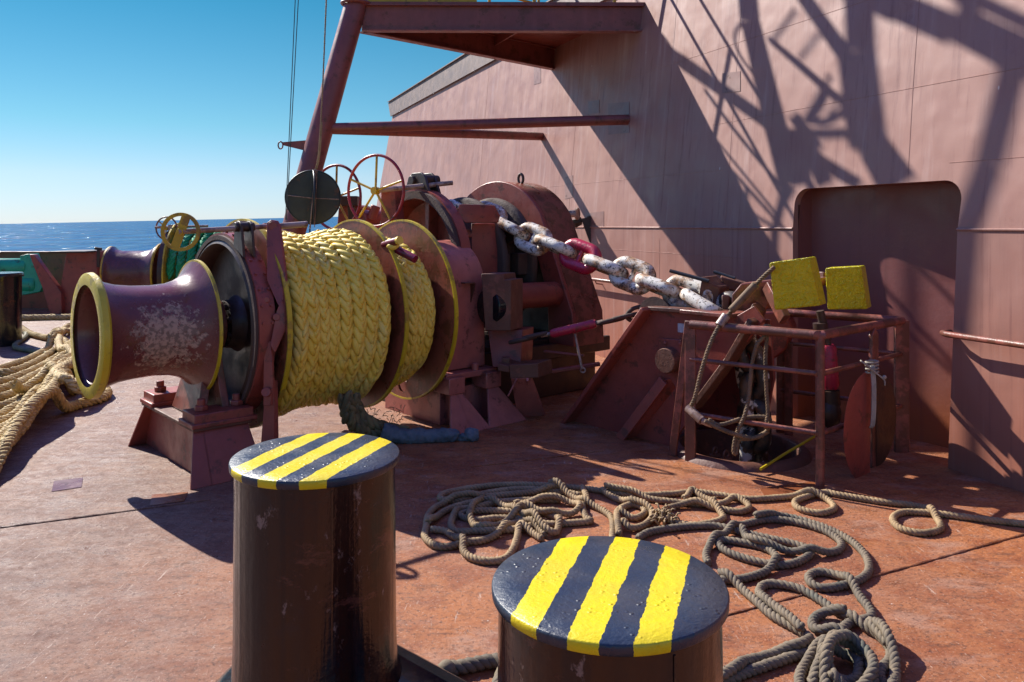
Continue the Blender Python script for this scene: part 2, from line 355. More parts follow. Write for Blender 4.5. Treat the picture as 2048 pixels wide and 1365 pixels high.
# bulkhead
n = NM('bulkhead_paint')
zc = n.dot((0, 0, 1))
c = n.mix(n.ramp(n.noise(.8, 5, .6), .35, .65), (.318, .165, .132), (.285, .138, .110))
c = n.mix(n.ramp(n.math('ADD', zc, n.math('MULTIPLY', n.noise(1.2, 4), 1.1)), 2.2, .5), c, (.30, .108, .068))
c = n.mix(n.ramp(n.noise(1, 5, .65, n.map((7, 7, .35))), .50, .75, 0, .7), c, (.39, .245, .215))
c = n.mix(n.ramp(n.noise(1, 6, .7, n.map((16, 16, .5))), .52, .72, 0, .6), c, (.17, .066, .058))
c = n.mix(n.ramp(n.noise(1.7, 9, .75), .60, .70, 0, .5), c, (.22, .095, .075))
c = n.mix(n.ramp(n.noise(1, 8, .75, n.map((30, 30, 1.2))), .70, .78, 0, .6), c, (.55, .42, .38))
sp = n.ramp(n.vor(3.2, n.map((1, 1, .4))), .028, .014); c = n.mix(n.math('MULTIPLY', sp, .6), c, (.6, .55, .52))
h = n.math('ADD', n.math('MULTIPLY', n.noise(1.1, 3, .5), 1.0), n.math('MULTIPLY', n.noise(4, 2, .5, n.map((1, 1, .5))), .22))
MAT['wall'] = n.out(c, n.ramp(n.noise(3, 5), .3, .7, .42, .6), n.bump(n.noise(70, 4, .6), .12, .003, n.bump(h, .42, .08)), spec=.45)
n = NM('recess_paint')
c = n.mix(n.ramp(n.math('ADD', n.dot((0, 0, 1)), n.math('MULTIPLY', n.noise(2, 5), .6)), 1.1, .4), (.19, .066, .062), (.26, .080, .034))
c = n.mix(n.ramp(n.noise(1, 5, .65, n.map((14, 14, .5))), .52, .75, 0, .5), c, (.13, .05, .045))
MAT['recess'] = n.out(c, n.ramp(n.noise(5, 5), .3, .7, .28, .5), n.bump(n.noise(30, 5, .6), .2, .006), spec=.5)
MAT['wallpatch'] = paint('wall_touch_up', (.255, .14, .12), (.23, .12, .105), .0, rough=(.4, .55), bst=.1)
n = NM('sea_water')
def nv(sc, vec): q = n.t.nodes.new('ShaderNodeTexNoise'); n.put(q.inputs['Vector'], vec); q.inputs['Scale'].default_value = sc; q.inputs['Detail'].default_value = 5; q.inputs['Roughness'].default_value = .68; return q.outputs['Color']
def vm(op, a, b): q = n.t.nodes.new('ShaderNodeVectorMath'); q.operation = op; n.put(q.inputs[0], a); n.put(q.inputs[1], b); return q.outputs[0]
wv = n.map((1, .05, 1))
d_ = vm('ADD', vm('MULTIPLY', vm('SUBTRACT', nv(.9, wv), (.5, .5, .5)), (2.7, 2.7, 0)), vm('MULTIPLY', vm('SUBTRACT', nv(.035, wv), (.5, .5, .5)), (.5, .5, 0)))
nr_ = vm('NORMALIZE', vm('ADD', d_, (0, 0, 1)), (0, 0, 0))
df = n.t.nodes.new('ShaderNodeBsdfDiffuse'); n.put(df.inputs[0], n.mix(n.ramp(n.noise(.02, 5), .35, .65), (.012, .105, .215), (.006, .065, .15)))
gl = n.t.nodes.new('ShaderNodeBsdfGlossy'); gl.inputs['Roughness'].default_value = .13; n.put(gl.inputs['Normal'], nr_); n.put(df.inputs['Normal'], nr_); n.put(gl.inputs[0], (1, 1, 1))
ms = n.t.nodes.new('ShaderNodeMixShader'); ms.inputs[0].default_value = .22; n.t.links.new(df.outputs[0], ms.inputs[1]); n.t.links.new(gl.outputs[0], ms.inputs[2])
n.t.links.new(ms.outputs[0], n.t.nodes['Material Output'].inputs['Surface']); MAT['sea'] = n.m

# ------------------------------------------------------------------ the setting: sea, deck
def quad_plane(name, o, X, Y, m):
    b = MB(); b.add([o - X - Y, o + X - Y, o + X + Y, o - X + Y], [(0, 1, 2, 3)]); return b.build(name, m, origin=o)
XS, YS = V(1, 0, .0213), V(0, 1, .0153)                # the ship heels a little against the horizon
b = MB(); so_ = V(0, 0, EYE - 9)
b.add([so_ + XS * -26000 + YS * 5, so_ + XS * 26000 + YS * 5, so_ + XS * 26000 + YS * 30000, so_ + XS * -26000 + YS * 30000], [(0, 1, 2, 3)])
tag(b.build('sea', MAT['sea'], origin=so_), kind='structure')

HP = gd(1478, 902)                                      # hawse pipe mouth in the deck
b = MB(); hc = circ(V(HP.x, HP.y, 0), V(1, 0, 0), V(0, 1, 0), .40, 40)
b.prism([V(-16, -2, 0), V(7, -2, 0), V(7, 26, 0), V(-16, 26, 0)], V(0, 0, -.02), [hc])
seams = [[(-60, 1064), (130, 1040), (300, 1017), (425, 1000)], [(940, 935), (1060, 921), (1210, 902)], [(1430, 1238), (1560, 1203), (1765, 1149), (2030, 1075), (2200, 1030)]]
for s_ in seams:
    p = smooth_path([gd(u, v) for u, v in s_], .03); p[:, 2] = .001 + rng.uniform(0, .003, len(p)); b.tube([Vector(q) for q in p], .006, 6, rs=list(rng.uniform(.003, .008, len(p))))
deck = tag(b.build('deck', MAT['deck'], origin=V(0, 0, 0)), kind='structure')
for q, m in (([(108, 963), (166, 956), (163, 975), (103, 984)], 'patch_purple'), ([(304, 990), (376, 985), (368, 1003), (300, 1012)], 'patch_orange'),
             ([(1520, 978), (1640, 962), (1650, 980), (1530, 994)], 'patch_orange')):
    b = MB(); b.prism([gd(u, v, .0015) for u, v in q], V(0, 0, .002)); b.build('paint_patch', MAT[m], deck)

# ------------------------------------------------------------------ the bulkhead with its recess
B0 = V(2.857, 5.146, 0); TD = V(-.3793, .9253, 0); NI = V(.9253, .3793, 0); KN = 1.57; LEAN = .09
def W(m, z, off=0.0): return B0 + TD * m + NI * (off + LEAN * max(0, z - KN)) + Z * z
wall = thing('bulkhead', W(1, 0), 'tall pinkish red steel bulkhead with a dark rounded recess, behind the chain and railing', 'bulkhead')
b = MB(); th = NI * .06
def wp(pts): b.prism([W(m, z) for m, z in pts], th)
NR = lambda z: -.02 - .085 * z / 1.9
wp([(-4, 0), (NR(0), 0), (NR(KN), KN), (-4, KN)]); wp([(1.41, 0), (17.6, 0), (17.6, KN), (1.41, KN)])
top = [(-4, KN), (NR(KN), KN)]; r_ = .13
top += [(NR(1.895) + r_ - r_ * math.cos(a), 1.895 - r_ + r_ * math.sin(a)) for a in np.linspace(0, math.pi / 2, 8)]
top += [(1.41 - r_ + r_ * math.sin(a), 1.895 - r_ + r_ * math.cos(a)) for a in np.linspace(0, math.pi / 2, 8)]
top += [(1.41, KN), (17.6, KN), (16.4, 4.5), (16.4, 4.62), (-4, 4.62)]
wp(top)
b.build('plating', MAT['wall'], wall, origin=V(0, 0, 0), sharp=20)
b = MB()
b.tube([W(m, KN, -.004) for m in np.linspace(1.41, 17.3, 40)], .009, 8); b.tube([W(m, KN, -.004) for m in np.linspace(-4, NR(KN), 10)], .009, 8)
for m_, z0, z1 in ((5.6, 1.6, 4.5), (9.2, 1.6, 4.5), (-.55, 1.6, 3.2), (.32, 1.95, 3.2), (2.3, 1.6, 4.4), (3.4, .1, 4.4)):
    b.tube([W(m_ + .004 * math.sin(3 * z), z, .002) for z in np.linspace(z0, z1, 14)], .0045, 6)
for z_, m0, m1 in ((2.55, -3.0, 2.6), (2.0, -3.0, 0), (2.12, 2.4, 7.0), (1.3, 2.0, 5.0), (3.3, -2, 5)):
    b.tube([W(m, z_ + .03 * (m - m0) * .12, .002) for m in np.linspace(m0, m1, 12)], .0045, 6)
b.build('weld_seam', MAT['wall'], wall, origin=V(0, 0, 0))
b = MB()                                               # recess: back, jambs and ceiling
bl, br_, H1 = W(1.41, 0, .20), W(-.1, 0, .50), 1.90
L0, R0 = W(1.41, 0, .055), W(NR(0), 0, .055); R1 = W(NR(1.9), 0, .055)
up = lambda p, z: V(R1.x, R1.y, z) if p is R0 and z > 1 else V(p.x, p.y, z)
for p, q in ((bl, br_), (L0, bl), (br_, R0)):
    b.add([p, q, up(q, H1), up(p, H1)], [(0, 1, 2, 3)])
b.add([up(L0, H1), up(bl, H1), up(br_, H1), up(R0, H1)], [(0, 1, 2, 3)])
b.build('recess', MAT['recess'], wall, origin=V(0, 0, 0), sharp=20)
b = MB(); b.prism([W(16.45, 4.44, -.05), W(-4, 4.44, -.05), W(-4, 4.86, -.04), W(16.9, 4.86, -.04)], NI * .03)
b.prism([W(16.7, 4.86, -.08), W(-4, 4.86, -.08), W(-4, 4.88, -.08), W(16.9, 4.88, -.08)], NI * .16)
b.build('coaming', MAT['greybrown'], wall)
for u, v, w_, h_ in ((1463, 165, 36, 40), (1238, 237, 42, 62), (1188, 215, 22, 26), (1138, 375, 16, 44), (1190, 440, 36, 30), (1075, 150, 14, 36), (1910, 900, 20, 12)):
    if v > 800: continue
    n_ = (NI - Z * LEAN).normalized(); q = [hit(u + a * w_ / 2, v + c_ * h_ / 2 - a * 2, W(1, 1.7), n_) for a, c_ in ((-1, -1), (1, -1), (1, 1), (-1, 1))]
    bb = MB(); bb.prism([p - NI * .004 for p in q], NI * .003); bb.build('touch_up_patch', MAT['wallpatch'], wall)
b = MB()
for m0, m1, z0 in ((-4.5, -.03, .895), (1.55, 6.4, .94)):
    pts = [W(m0, z0, -.10), W(m1 + (-.06 if m0 < 0 else 0), z0, -.10)]
    if m0 < 0: pts += [W(m1 - .01, z0, -.07), W(m1 - .01, z0, 0)]
    else: pts = [W(m0, z0, 0), W(m0, z0, -.08)] + [W(m0 + .03, z0, -.10)] + pts[1:]
    b.tube(pts, .02, 12)
    for m in np.arange(m0 + .5, m1 - .3, 1.3): b.tube([W(m, z0 - .01, -.1), W(m, z0 - .05, -.08), W(m, z0 - .06, 0)], .008, 8)
tag(b.build('handrail', MAT['rail'], origin=W(0, .9)), 'brown pipe handrail bracketed along the foot of the bulkhead', 'handrail')
# roller bracket on the bulkhead
t = thing('fairlead_bracket', W(5.35, 1.55), 'small greasy roller bracket fixed on the bulkhead above the chain', 'bracket')
c0 = px(1140, 428, 9.75); b = MB(); b.lathe([(-.11, .0), (-.11, .075), (-.085, .075), (-.07, .045), (.07, .045), (.085, .075), (.11, .075), (.11, 0)], c0, V(.9, -.45, 0), 20); b.build('roller', MAT['steel'], t)
b = MB(); b.bar(px(1140, 445, 9.8), px(1172, 440, 9.8), .05, .05); b.bar(px(1148, 448, 9.8), px(1160, 442, 9.9), .06, .1); b.bar(px(1172, 436, 9.75), px(1188, 482, 9.75), .06, .12); b.bar(px(1178, 432, 9.8), px(1184, 450, 9.8), .1, .06); b.build('bracket_plate', MAT['dark'], t, .004)

# ------------------------------------------------------------------ bulwark and gear along the ship's side, far left
YB = 15.0
t = thing('bulwark', V(-6, YB, 0), 'low dark bulwark along the deck edge in front of the sea', 'bulwark')
b = MB(); b.box(V(-5, YB, .53), 24, .02, 1.06); b.build('plating', MAT['red'], t)
b = MB(); b.box(V(-5, YB - .03, 1.075), 24, .18, .03); b.build('cap_rail', MAT['red'], t, .005)
for u in (-60, 560, 700):
    b = MB(); p = px(u, 500, YB); b.prism([V(p.x, YB - .02, 1.05), V(p.x, YB - .12, 1.05), V(p.x, YB - .75, 0), V(p.x, YB - .02, 0)], V(.03, 0, 0)); b.build('stay', MAT['red'], t)
t = thing('roller_fairlead', px(40, 600, 14.2), 'green horizontal mooring rollers beside the dark bulwark', 'fairlead')
for v, u1, r_ in ((533, 57, .145), (569, 76, .155)):
    b = MB(); a, c_ = px(-90, v, 14.2), px(u1, v, 14.2)
    b.lathe([(0, 0), (0, r_), ((c_ - a).length - .03, r_), ((c_ - a).length, r_ - .03), ((c_ - a).length, 0)], a, c_ - a, 32); b.build('roller', MAT['green'], t)
b = MB(); b.prism([px(40, 512, 14.1), px(58, 508, 14.1), px(84, 575, 14.1), px(80, 584, 14.1), px(40, 592, 14.1)], V(0, .3, 0)); b.build('bracket', MAT['green'], t, .01)
b = MB(); b.prism([px(58, 509, 13.9), px(68, 510, 13.9), px(122, 585, 13.9), px(124, 630, 13.9), px(100, 630, 13.9), px(84, 575, 13.9)], V(0, .12, 0)); b.build('stay_plate', MAT['red'], t, .01)
t = thing('vent_box', V(-7.7, 13.9, 0), 'red brown box standing against the dark bulwark', 'box')
b = MB(); b.prism([px(132, 506, 14), px(193, 503, 14), px(195, 560, 14), px(192, 628, 14), px(122, 628, 14), px(118, 590, 14)], V(0, .7, 0)); b.build('casing', MAT['red'], t, .012)
b = MB(); b.box(px(162, 503, 14.1), .62, .9, .03); b.bar(px(190, 497, 14), px(203, 499, 14), .05, .05); b.bar(px(197, 499, 13.98), px(197, 535, 13.98), .05, .03); b.build('lid', MAT['dark'], t, .006)
# black bollard at the left edge
t = thing('dark_bollard', gd(-4, 681), 'plain black bollard at the left edge with a pale worn rim', 'bollard')
c0 = gd(-4, 690); rr = 44 / F * c0.y; hh = EYE - 96 / F * c0.y
b = MB(); b.lathe([(0, rr * .93), (hh - .05, rr * .93)], c0, Z, 40); b.build('post', MAT['black'], t)
b = MB(); b.lathe([(hh - .055, rr * .93), (hh - .05, rr), (hh - .012, rr), (hh, rr * .97), (hh, 0)], c0, Z, 40); b.build('cap', MAT['black'], t)

# second mooring winch, beyond the first
def fr(O, A): A = A.normalized(); P = V(A.y, -A.x, 0); return lambda k, p=0, z=0: O + A * k + P * p + Z * z
O3 = px(222, 545, 12.0); A3 = V(1, .10, 0).normalized(); zc3 = O3.z; f3 = fr(V(O3.x, O3.y, 0), A3)
t = thing('mooring_winch', f3(.7), 'distant mooring winch with green rope, behind the front warping drum', 'winch', 'mooring winches')
b = MB(); b.lathe([(0, .30), (0, .395), (.04, .395), (.08, .35), (.16, .33), (.5, .33), (.6, .345), (.68, .40), (.72, .43), (.74, .43)], f3(0, 0, zc3), A3, 56); b.build('warping_drum', MAT['drumred'], t)
b = MB(); b.lathe([(-.005, .36), (-.005, .40), (.02, .40), (.02, .36)], f3(0, 0, zc3), A3, 56, True); b.build('drum_rim', MAT['wheelyellow'], t)
b = MB(); b.lathe([(.725, .40), (.725, .44), (.75, .44), (.75, .40)], f3(0, 0, zc3), A3, 56, True); b.build('drum_rim', MAT['wheelyellow'], t)
b = MB(); b.lathe([(.74, .12), (1.0, .12)], f3(0, 0, zc3), A3, 24); b.lathe([(.9, .5), (.9, .66), (1.0, .66), (1.0, .1)], f3(0, 0, zc3), A3, 56); b.build('brake_drum', MAT['dark'], t)
for k in (1.0, 2.3):
    b = MB(); b.lathe([(k, .1), (k, .76), (k + .02, .76), (k + .02, .1)], f3(0, 0, zc3), A3, 64); b.build('flange', MAT['yellow'] if k == 1.0 else MAT['disc'], t)
b = MB(); b.box(f3(.85, 0, .2), .4, 1.1, .4, A3, V(A3.y, -A3.x, 0)); b.box(f3(.85, 0, .6), .1, .5, .7, A3, V(A3.y, -A3.x, 0)); b.build('pedestal', MAT['red'], t, .01)
b = MB(); b.box(f3(2.5, 0, .5), .4, 1.0, 1.0, A3, V(A3.y, -A3.x, 0)); b.build('pedestal', MAT['red'], t, .01)
b = MB(); b.tube([f3(.72, .2, 1.56 - .0), f3(1.5, .2, 1.58)], .02, 10); b.bar(f3(.95, .2, 1.0), f3(.95, .2, 1.6), .06, .05); b.build('brake_rod', MAT['steel'], t)
handwheel(px(333, 457, 11.9), V(.15, 1, 0), .172, .012, 3, .7, MAT['rail'], MAT['wheelyellow'], t)
b = MB(); th_ = np.linspace(0, 2 * math.pi * 9, 9 * 60); Pp = V(A3.y, -A3.x, 0)
path = np.array([list(f3(1.08 + .135 * a / (2 * math.pi), 0, zc3) + (Pp * math.cos(a) + Z * math.sin(a)) * .62) for a in th_]); up_ = np.array([list(Pp * math.cos(a) + Z * math.sin(a)) for a in th_])
plait(b, path, up_, .13, cols=(38, -38)); tag(b.build('winch_rope', MAT['ropegreen'], sharp=0), 'green plaited rope wound on the distant winch drum', 'rope')

# ------------------------------------------------------------------ platform on a raking column, above
APX = V(-1.80, 9.0, 4.15); FOOT = V(-2.76, 8.34, 0)
colp = lambda z: FOOT + (APX - FOOT) * (z / 4.15)
WA, WB = W(4.11, 4.0, .02), W(6.49, 4.0, .02)
t = thing('lookout_platform', V(-2.76, 8.34, 0), 'red brown raised platform on a raking tubular column, joined to the bulkhead by two pipes', 'platform')
b = MB(); b.cyl(FOOT, APX, .137, .128, 40); b.build('column', MAT['column'], t)
for e in (W(4.23, 2.83), W(6.69, 2.89)):
    b = MB(); b.cyl(colp(2.68), e + NI * .05, .060, n=24); b.build('strut', MAT['column'], t)
for e in (WA, WB):
    a = V(APX.x, APX.y, 3.985); c_ = V(e.x, e.y, 3.985); d = (c_ - a).normalized(); a = a + d * .08; b = MB(); sd = Z.cross(d)
    b.bar(a, c_, .018, .27); b.bar(a + Z * -.145, c_ + Z * -.145, .11, .018); b.bar(a + Z * .145, c_ + Z * .145, .11, .018)
    b.build('beam', MAT['column'], t)
b = MB(); o_ = V(.0, .0, 4.142)
ctr = (APX + WA + WB) / 3; gz = lambda p, k: V(ctr.x + (p.x - ctr.x) * k, ctr.y + (p.y - ctr.y) * k, 4.142)
b.prism([gz(APX, 1.06), gz(WA, 1.07), gz(WB, 1.07)], V(0, 0, .022))
b.tube(circ(V(APX.x, APX.y, 4.15), V(1, 0, 0), V(0, 1, 0), .16, 24), .02, 8, True); b.build('deck_plate', MAT['column'], t)
b = MB(); mid = (WA + WB) / 2
for k in (.35, .65): b.bar(V(APX.x, APX.y, 4.06) * (1 - k) + V(WA.x, WA.y, 4.06) * k, V(APX.x, APX.y, 4.06) * (1 - k) + V(WB.x, WB.y, 4.06) * k, .02, .12)
b.build('cross_beam', MAT['column'], t)
b = MB()
for e in (WA, WB):
    a = V(APX.x, APX.y, 4.165); c_ = V(e.x, e.y, 4.165); b.bar(a, a.lerp(c_, .42), .012, .10)
b.build('kick_plate', MAT['wheelyellow'], t)
b = MB()
for e in (WA, WB):
    a = V(APX.x, APX.y, 4.16); c_ = V(e.x, e.y, 4.16)
    for k in (.02, .33, .62, .9): b.tube([a.lerp(c_, k), a.lerp(c_, k) + Z * 1.0], .02, 10)
    for h_ in (.55, 1.0): b.tube([a + Z * h_, c_ + Z * h_], .018, 10)
b.build('guard_rail', MAT['wheelyellow'], t)
b = MB(); c_ = colp(2.42); b.prism([px(612, 281, c_.y), px(611, 302, c_.y), px(566, 291, c_.y), px(562, 285, c_.y)], V(0, .02, 0)); b.tube(circ(px(561, 291, c_.y), V(1, 0, 0), Z, .026, 20, .04), .008, 8, True); b.build('lug', MAT['column'], t)

# signal mast on the platform: stands above the picture, its lattice falls as shadow over the bulkhead
mo, mn = W(1, 1.8), (NI - Z * LEAN).normalized()
bars = [(1489, -60, 1500, 40, 40, 40, 5.2), (1500, 40, 1552, 257, 38, 46, 5.2), (1552, 257, 1578, 372, 46, 40, 5.2), (1578, 372, 1556, 430, 34, 14, 4.9), (1295, 75, 1356, 118, 20, 24, 5.4), (1356, 118, 1572, 272, 26, 26, 5.4),
  (1716, -60, 1722, 100, 62, 62, 6.5), (1722, 100, 1745, 300, 62, 66, 6.5), (1745, 290, 1800, 376, 66, 84, 6.5), (1590, -30, 1690, 110, 28, 34, 6.2), (1690, 105, 1712, 260, 34, 40, 6.2),
  (1560, 270, 1716, 266, 26, 24, 6), (1600, 300, 1722, 372, 30, 26, 6), (1585, 230, 1640, 300, 24, 20, 5.8), (1615, 285, 1652, 372, 30, 34, 5.8), (1592, 255, 1606, 372, 34, 40, 5.5), (1690, 180, 1712, 300, 22, 26, 6.2), (1540, 80, 1680, 205, 11, 14, 5.8), (1606, 246, 1662, 150, 11, 13, 5.8), (1655, 235, 1690, 180, 9, 11, 5.8), (1546, 82, 1592, 20, 12, 12, 6.6), (1600, 118, 1640, 68, 12, 12, 6.6),
  (1690, -40, 1800, 10, 70, 80, 7.5), (1780, 6, 1910, 62, 62, 66, 7.5), (1900, 40, 2080, 130, 74, 90, 7.5), (1890, -30, 2080, 60, 30, 34, 7.5),
  (2032, 110, 1978, 330, 66, 64, 7.5), (1978, 330, 1868, 640, 64, 70, 7.5), (1860, -40, 1960, 30, 16, 16, 7.0)]
t = thing('signal_mast', V(-1.9, 9.3, 4.2), 'lattice signal mast above the platform, its shadow crossing the bulkhead', 'mast')
b = MB()
for u0, v0, u1, v1, w0, w1, L in bars:
    d = Vector((u1 - u0, v1 - v0)).normalized(); pr = Vector((-d.y, d.x)); L *= 1.0
    q = [(u0 + pr.x * w0 / 2, v0 + pr.y * w0 / 2), (u1 + pr.x * w1 / 2, v1 + pr.y * w1 / 2), (u1 - pr.x * w1 / 2, v1 - pr.y * w1 / 2), (u0 - pr.x * w0 / 2, v0 - pr.y * w0 / 2)]
    b.prism([hit(u, v, mo, mn) - SUN * L for u, v in q], -SUN * .05)
b.build('lattice', MAT['column'], t)
b = MB()
for pl, r_ in (([(1485, 45), (1472, 62), (1470, 85), (1484, 118), (1519, 162)], 6), ([(1540, 79), (1600, 128), (1650, 172), (1684, 202), (1686, 224), (1650, 244), (1612, 240)], 9), ([(1616, 246), (1640, 214), (1655, 180), (1648, 166)], 8), ([(1411, 182), (1470, 262), (1564, 376)], 8), ([(1355, 176), (1400, 240), (1556, 432)], 6), ([(1300, 40), (1340, 90)], 6), ([(1272, 0), (1357, 116)], 7), ([(1464, 377), (1510, 430), (1545, 452)], 6), ([(1572, 372), (1540, 497)], 11)):
    p = smooth_path([hit(u, v, mo, mn) - SUN * 4.9 for u, v in pl], .06); b.tube([Vector(q) for q in p], r_ / F * 7.2 / 2, 10)
b.build('stay_rod', MAT['column'], t)

# halyards and the anchor ball
def line(name, pts, r_, m, label): 
    b = MB(); b.tube([Vector(p) for p in pts], r_, 8); return tag(b.build(name, MAT[m]), label, 'halyard')
bc = px(626, 395, 8.2); rb = 53.5 / F * 8.2
b = MB(); p = smooth_path([px(656, -80, 8.3), px(645, 180, 8.25), px(638, 300, 8.2), px(631, 342, 8.2)], .02); twist(b, p, .010, .05, n=6); twist(b, p[-26:] + np.array([.012, 0, 0]), .010, .05, n=6)
tag(b.build('halyard', MAT['ropetan'], sharp=0), 'tan rope holding up the black ball shape', 'halyard')
tag_l = [('thin black double wire left of the column', 0)]
b = MB(); b.tube([px(594, -80, 8.0), px(571, 440, 8.0)], .0045, 8); b.tube([px(601, -80, 8.0), px(573, 440, 8.0)], .0045, 8); tag(b.build('signal_wire', MAT['darkrod']), 'thin black double wire hanging left of the raking column', 'wire')
t = thing('anchor_ball', bc, 'black round anchor ball of crossed discs, hanging above the yellow rope', 'anchor ball')
for nn, q in ((V(.20, -1, 0).normalized(), 0), (V(1, .32, 0).normalized(), 1)):
    X = Z.cross(nn); b = MB(); b.prism([p - nn * .004 for p in circ(bc, X, Z, rb, 64)], nn * .008); b.tube(circ(bc, X, Z, rb, 64), .008, 8, True); b.build('disc', MAT['canvas_black'], t)
b = MB(); b.tube([px(631, 338, 8.17), px(620, 458, 8.17)], .008, 8); b.tube([px(634, 340, 8.14), px(629, 455, 8.15)], .004, 8); b.tube([px(574, 391, 8.12), px(626, 397, 8.1), px(678, 399, 8.1)], .004, 6); b.build('binding_line', MAT['steel'], t)
b = MB(); b.tube([px(620, 452, 8.18), px(619, 478, 8.18)], .008, 8); b.build('swivel', MAT['dark'], t)

# ------------------------------------------------------------------ front mooring winch
A = V(.743, .669, 0).normalized(); P = V(A.y, -A.x, 0); ZC = .905
w1 = fr(V(-2.35, 5.16, 0), A)
t = thing('mooring_winch', w1(.2), 'large front mooring winch with a flared warping drum and yellow wound rope', 'winch', 'mooring winches')
wear = w1(-.02, .24, ZC - .02) - WORLD[t.name]
MAT['warping'] = paint('worn_warping_drum', (.175, .048, .036), (.14, .040, .038), .02, (.12, .035, .012), rough=(.2, .34), bst=.2, wear=(wear, .45), wcol=(.42, .27, .19))
b = MB(); b.lathe([(.1, 0), (.1, .25), (-.15, .265), (-.33, .285), (-.40, .305)], w1(0, 0, ZC), A, 72)
b.lathe([(-.405, .372), (-.37, .355), (-.32, .330), (-.26, .312), (-.16, .300), (-.04, .296), (.06, .304), (.12, .322), (.17, .350), (.205, .385), (.235, .43), (.247, .452)], w1(0, 0, ZC), A, 72)
b.lathe([(.26, .452), (.26, .1)], w1(0, 0, ZC), A, 72); b.build('warping_drum', MAT['warping'], t)
b = MB(); b.lathe([(-.425, .318), (-.428, .372), (-.418, .392), (-.385, .396), (-.372, .385), (-.372, .34), (-.40, .305)], w1(0, 0, ZC), A, 72); b.build('mouth_rim', MAT['yellow'], t)
b = MB(); b.lathe([(.243, .444), (.243, .456), (.262, .458), (.264, .444)], w1(0, 0, ZC), A, 72, True); b.build('inner_rim', MAT['yellow'], t)
b = MB(); b.lathe([(.1, .095), (2.6, .095)], w1(0, 0, ZC), A, 32); b.build('shaft', MAT['dark'], t)
b = MB(); b.lathe([(.42, .600), (.40, .565), (.405, .56), (.52, .545), (.535, .2), (.50, .17), (.44, .165), (.44, .09)], w1(0, 0, ZC), A, 72)
for i in range(8):
    a = i * math.pi / 4 + .3; c_ = w1(.45, 0, ZC) + (P * math.cos(a) + Z * math.sin(a)) * .14; b.cyl(c_ - A * .03, c_, .022, n=8)
b.build('brake_drum', MAT['dark'], t)
b = MB(); b.lathe([(.405, .592), (.405, .622), (.545, .622), (.545, .592)], w1(0, 0, ZC), A, 72, True); b.build('brake_lining', MAT['lining'], t)
b = MB(); b.lathe([(.425, .622), (.425, .640), (.535, .640), (.535, .622)], w1(0, 0, ZC), A, 72, True)
for a in np.linspace(.1, 1.5, 9):
    d = (P * math.cos(a) + Z * math.sin(a)); b.cyl(w1(.45, 0, ZC) + d * .635, w1(.45, 0, ZC) + d * .652, .010, n=8); b.cyl(w1(.51, 0, ZC) + d * .635, w1(.51, 0, ZC) + d * .652, .010, n=8)
b.build('brake_band', MAT['red'], t)
def flange(name, k, r_, hole=None, m='disc'):
    b = MB(); c = w1(k, 0, ZC); hs = [circ(c, P, Z, .10, 24)]
    if hole: hs.append(circ(c + P * hole[0] + Z * hole[1], P, Z, hole[2], 24, hole[3]))
    b.prism(circ(c, P, Z, r_, 80), A * .022, hs); o = b.build(name, MAT[m], t)
    b = MB(); b.lathe([(-.003, r_ - .010), (-.003, r_ + .004), (.027, r_ + .004), (.027, r_ - .010)], c, A, 80, True); b.build('flange_edge', MAT['yellow'], o)
flange('rope_flange', .575, .735); flange('rope_flange', 1.475, .735); flange('rope_flange', 1.925, .735, (.02, -.60, .07, .085))
b = MB(); b.lathe([(.60, .46), (1.97, .46)], w1(0, 0, ZC), A, 48); b.build('drum_core', MAT['disc'], t)
# hand wheel with its brake screw and levers
zw = 1.575
b = MB(); b.tube([w1(.02, .35, zw - .02), w1(.90, .35, zw + .03)], .017, 14); b.tube([w1(.62, .35, zw + .01), w1(.90, .35, zw + .03)], .021, 14); b.build('brake_screw', MAT['steel'], t)
hw = w1(.03, .35, zw - .02); AN = V(-.05, 1, 0).normalized(); PN = V(AN.y, -AN.x, 0); b = MB()
b.prism(circ(hw, PN, Z, .122, 56), AN * .016, [circ(hw, PN, Z, .100, 56)]); dg = (PN * .36 + Z).normalized(); sd = AN.cross(dg)
b.prism([hw + AN * .002 + dg * s1 * .108 + sd * s2 * .027 for s1, s2 in ((-1, -1), (1, -1), (1, 1), (-1, 1))], AN * .012); b.cyl(hw - AN * .01, hw + AN * .03, .022, n=20); b.build('hand_wheel', MAT['wheelyellow'], t, .003)
b = MB()
for k in (.40, .47): b.prism([w1(k, .28, ZC + .55), w1(k, .44, ZC + .48), w1(k, .40, zw + .03), w1(k, .37, zw + .05), w1(k, .33, zw + .05), w1(k, .30, zw + .03)], A * .018)
b.cyl(w1(.38, .35, zw + .01), w1(.51, .35, zw + .01), .032, n=16); b.build('screw_lug', MAT['dark'], t, .004)
b = MB()                                                # upper lever, links and post beside the drum
y1, y2, y3 = 5.22, 5.06, 4.98
for dy in (0, .055):
    b.prism([px(533, 446, y1 + dy), px(541, 440, y1 + dy), px(552, 442, y1 + dy), px(558, 452, y1 + dy), px(571, 560, y2 + dy), px(570, 606, y2 + dy), px(556, 612, y2 + dy), px(533, 560, y2 + dy)], V(.012, .016, 0))
b.cyl(px(545, 452, y1 - .02), px(548, 452, y1 + .10), .030, n=18); b.build('brake_lever', MAT['red'], t, .004)
b = MB()
for dy in (.03, .075):
    b.prism([px(553, 622, y2 + dy - .05), px(562, 600, y2 + dy - .05), px(576, 622, y2 + dy - .05), px(573, 650, y2 + dy - .05), px(548, 705, y3 + dy - .03), px(540, 690, y3 + dy - .03)], V(.01, .012, 0))
b.cyl(px(553, 635, y2 - .04), px(556, 634, y2 + .08), .024, n=16); b.cyl(px(533, 600, y2 - .03), px(536, 600, y2 + .08), .020, n=16); b.build('link_plate', MAT['red'], t, .004)
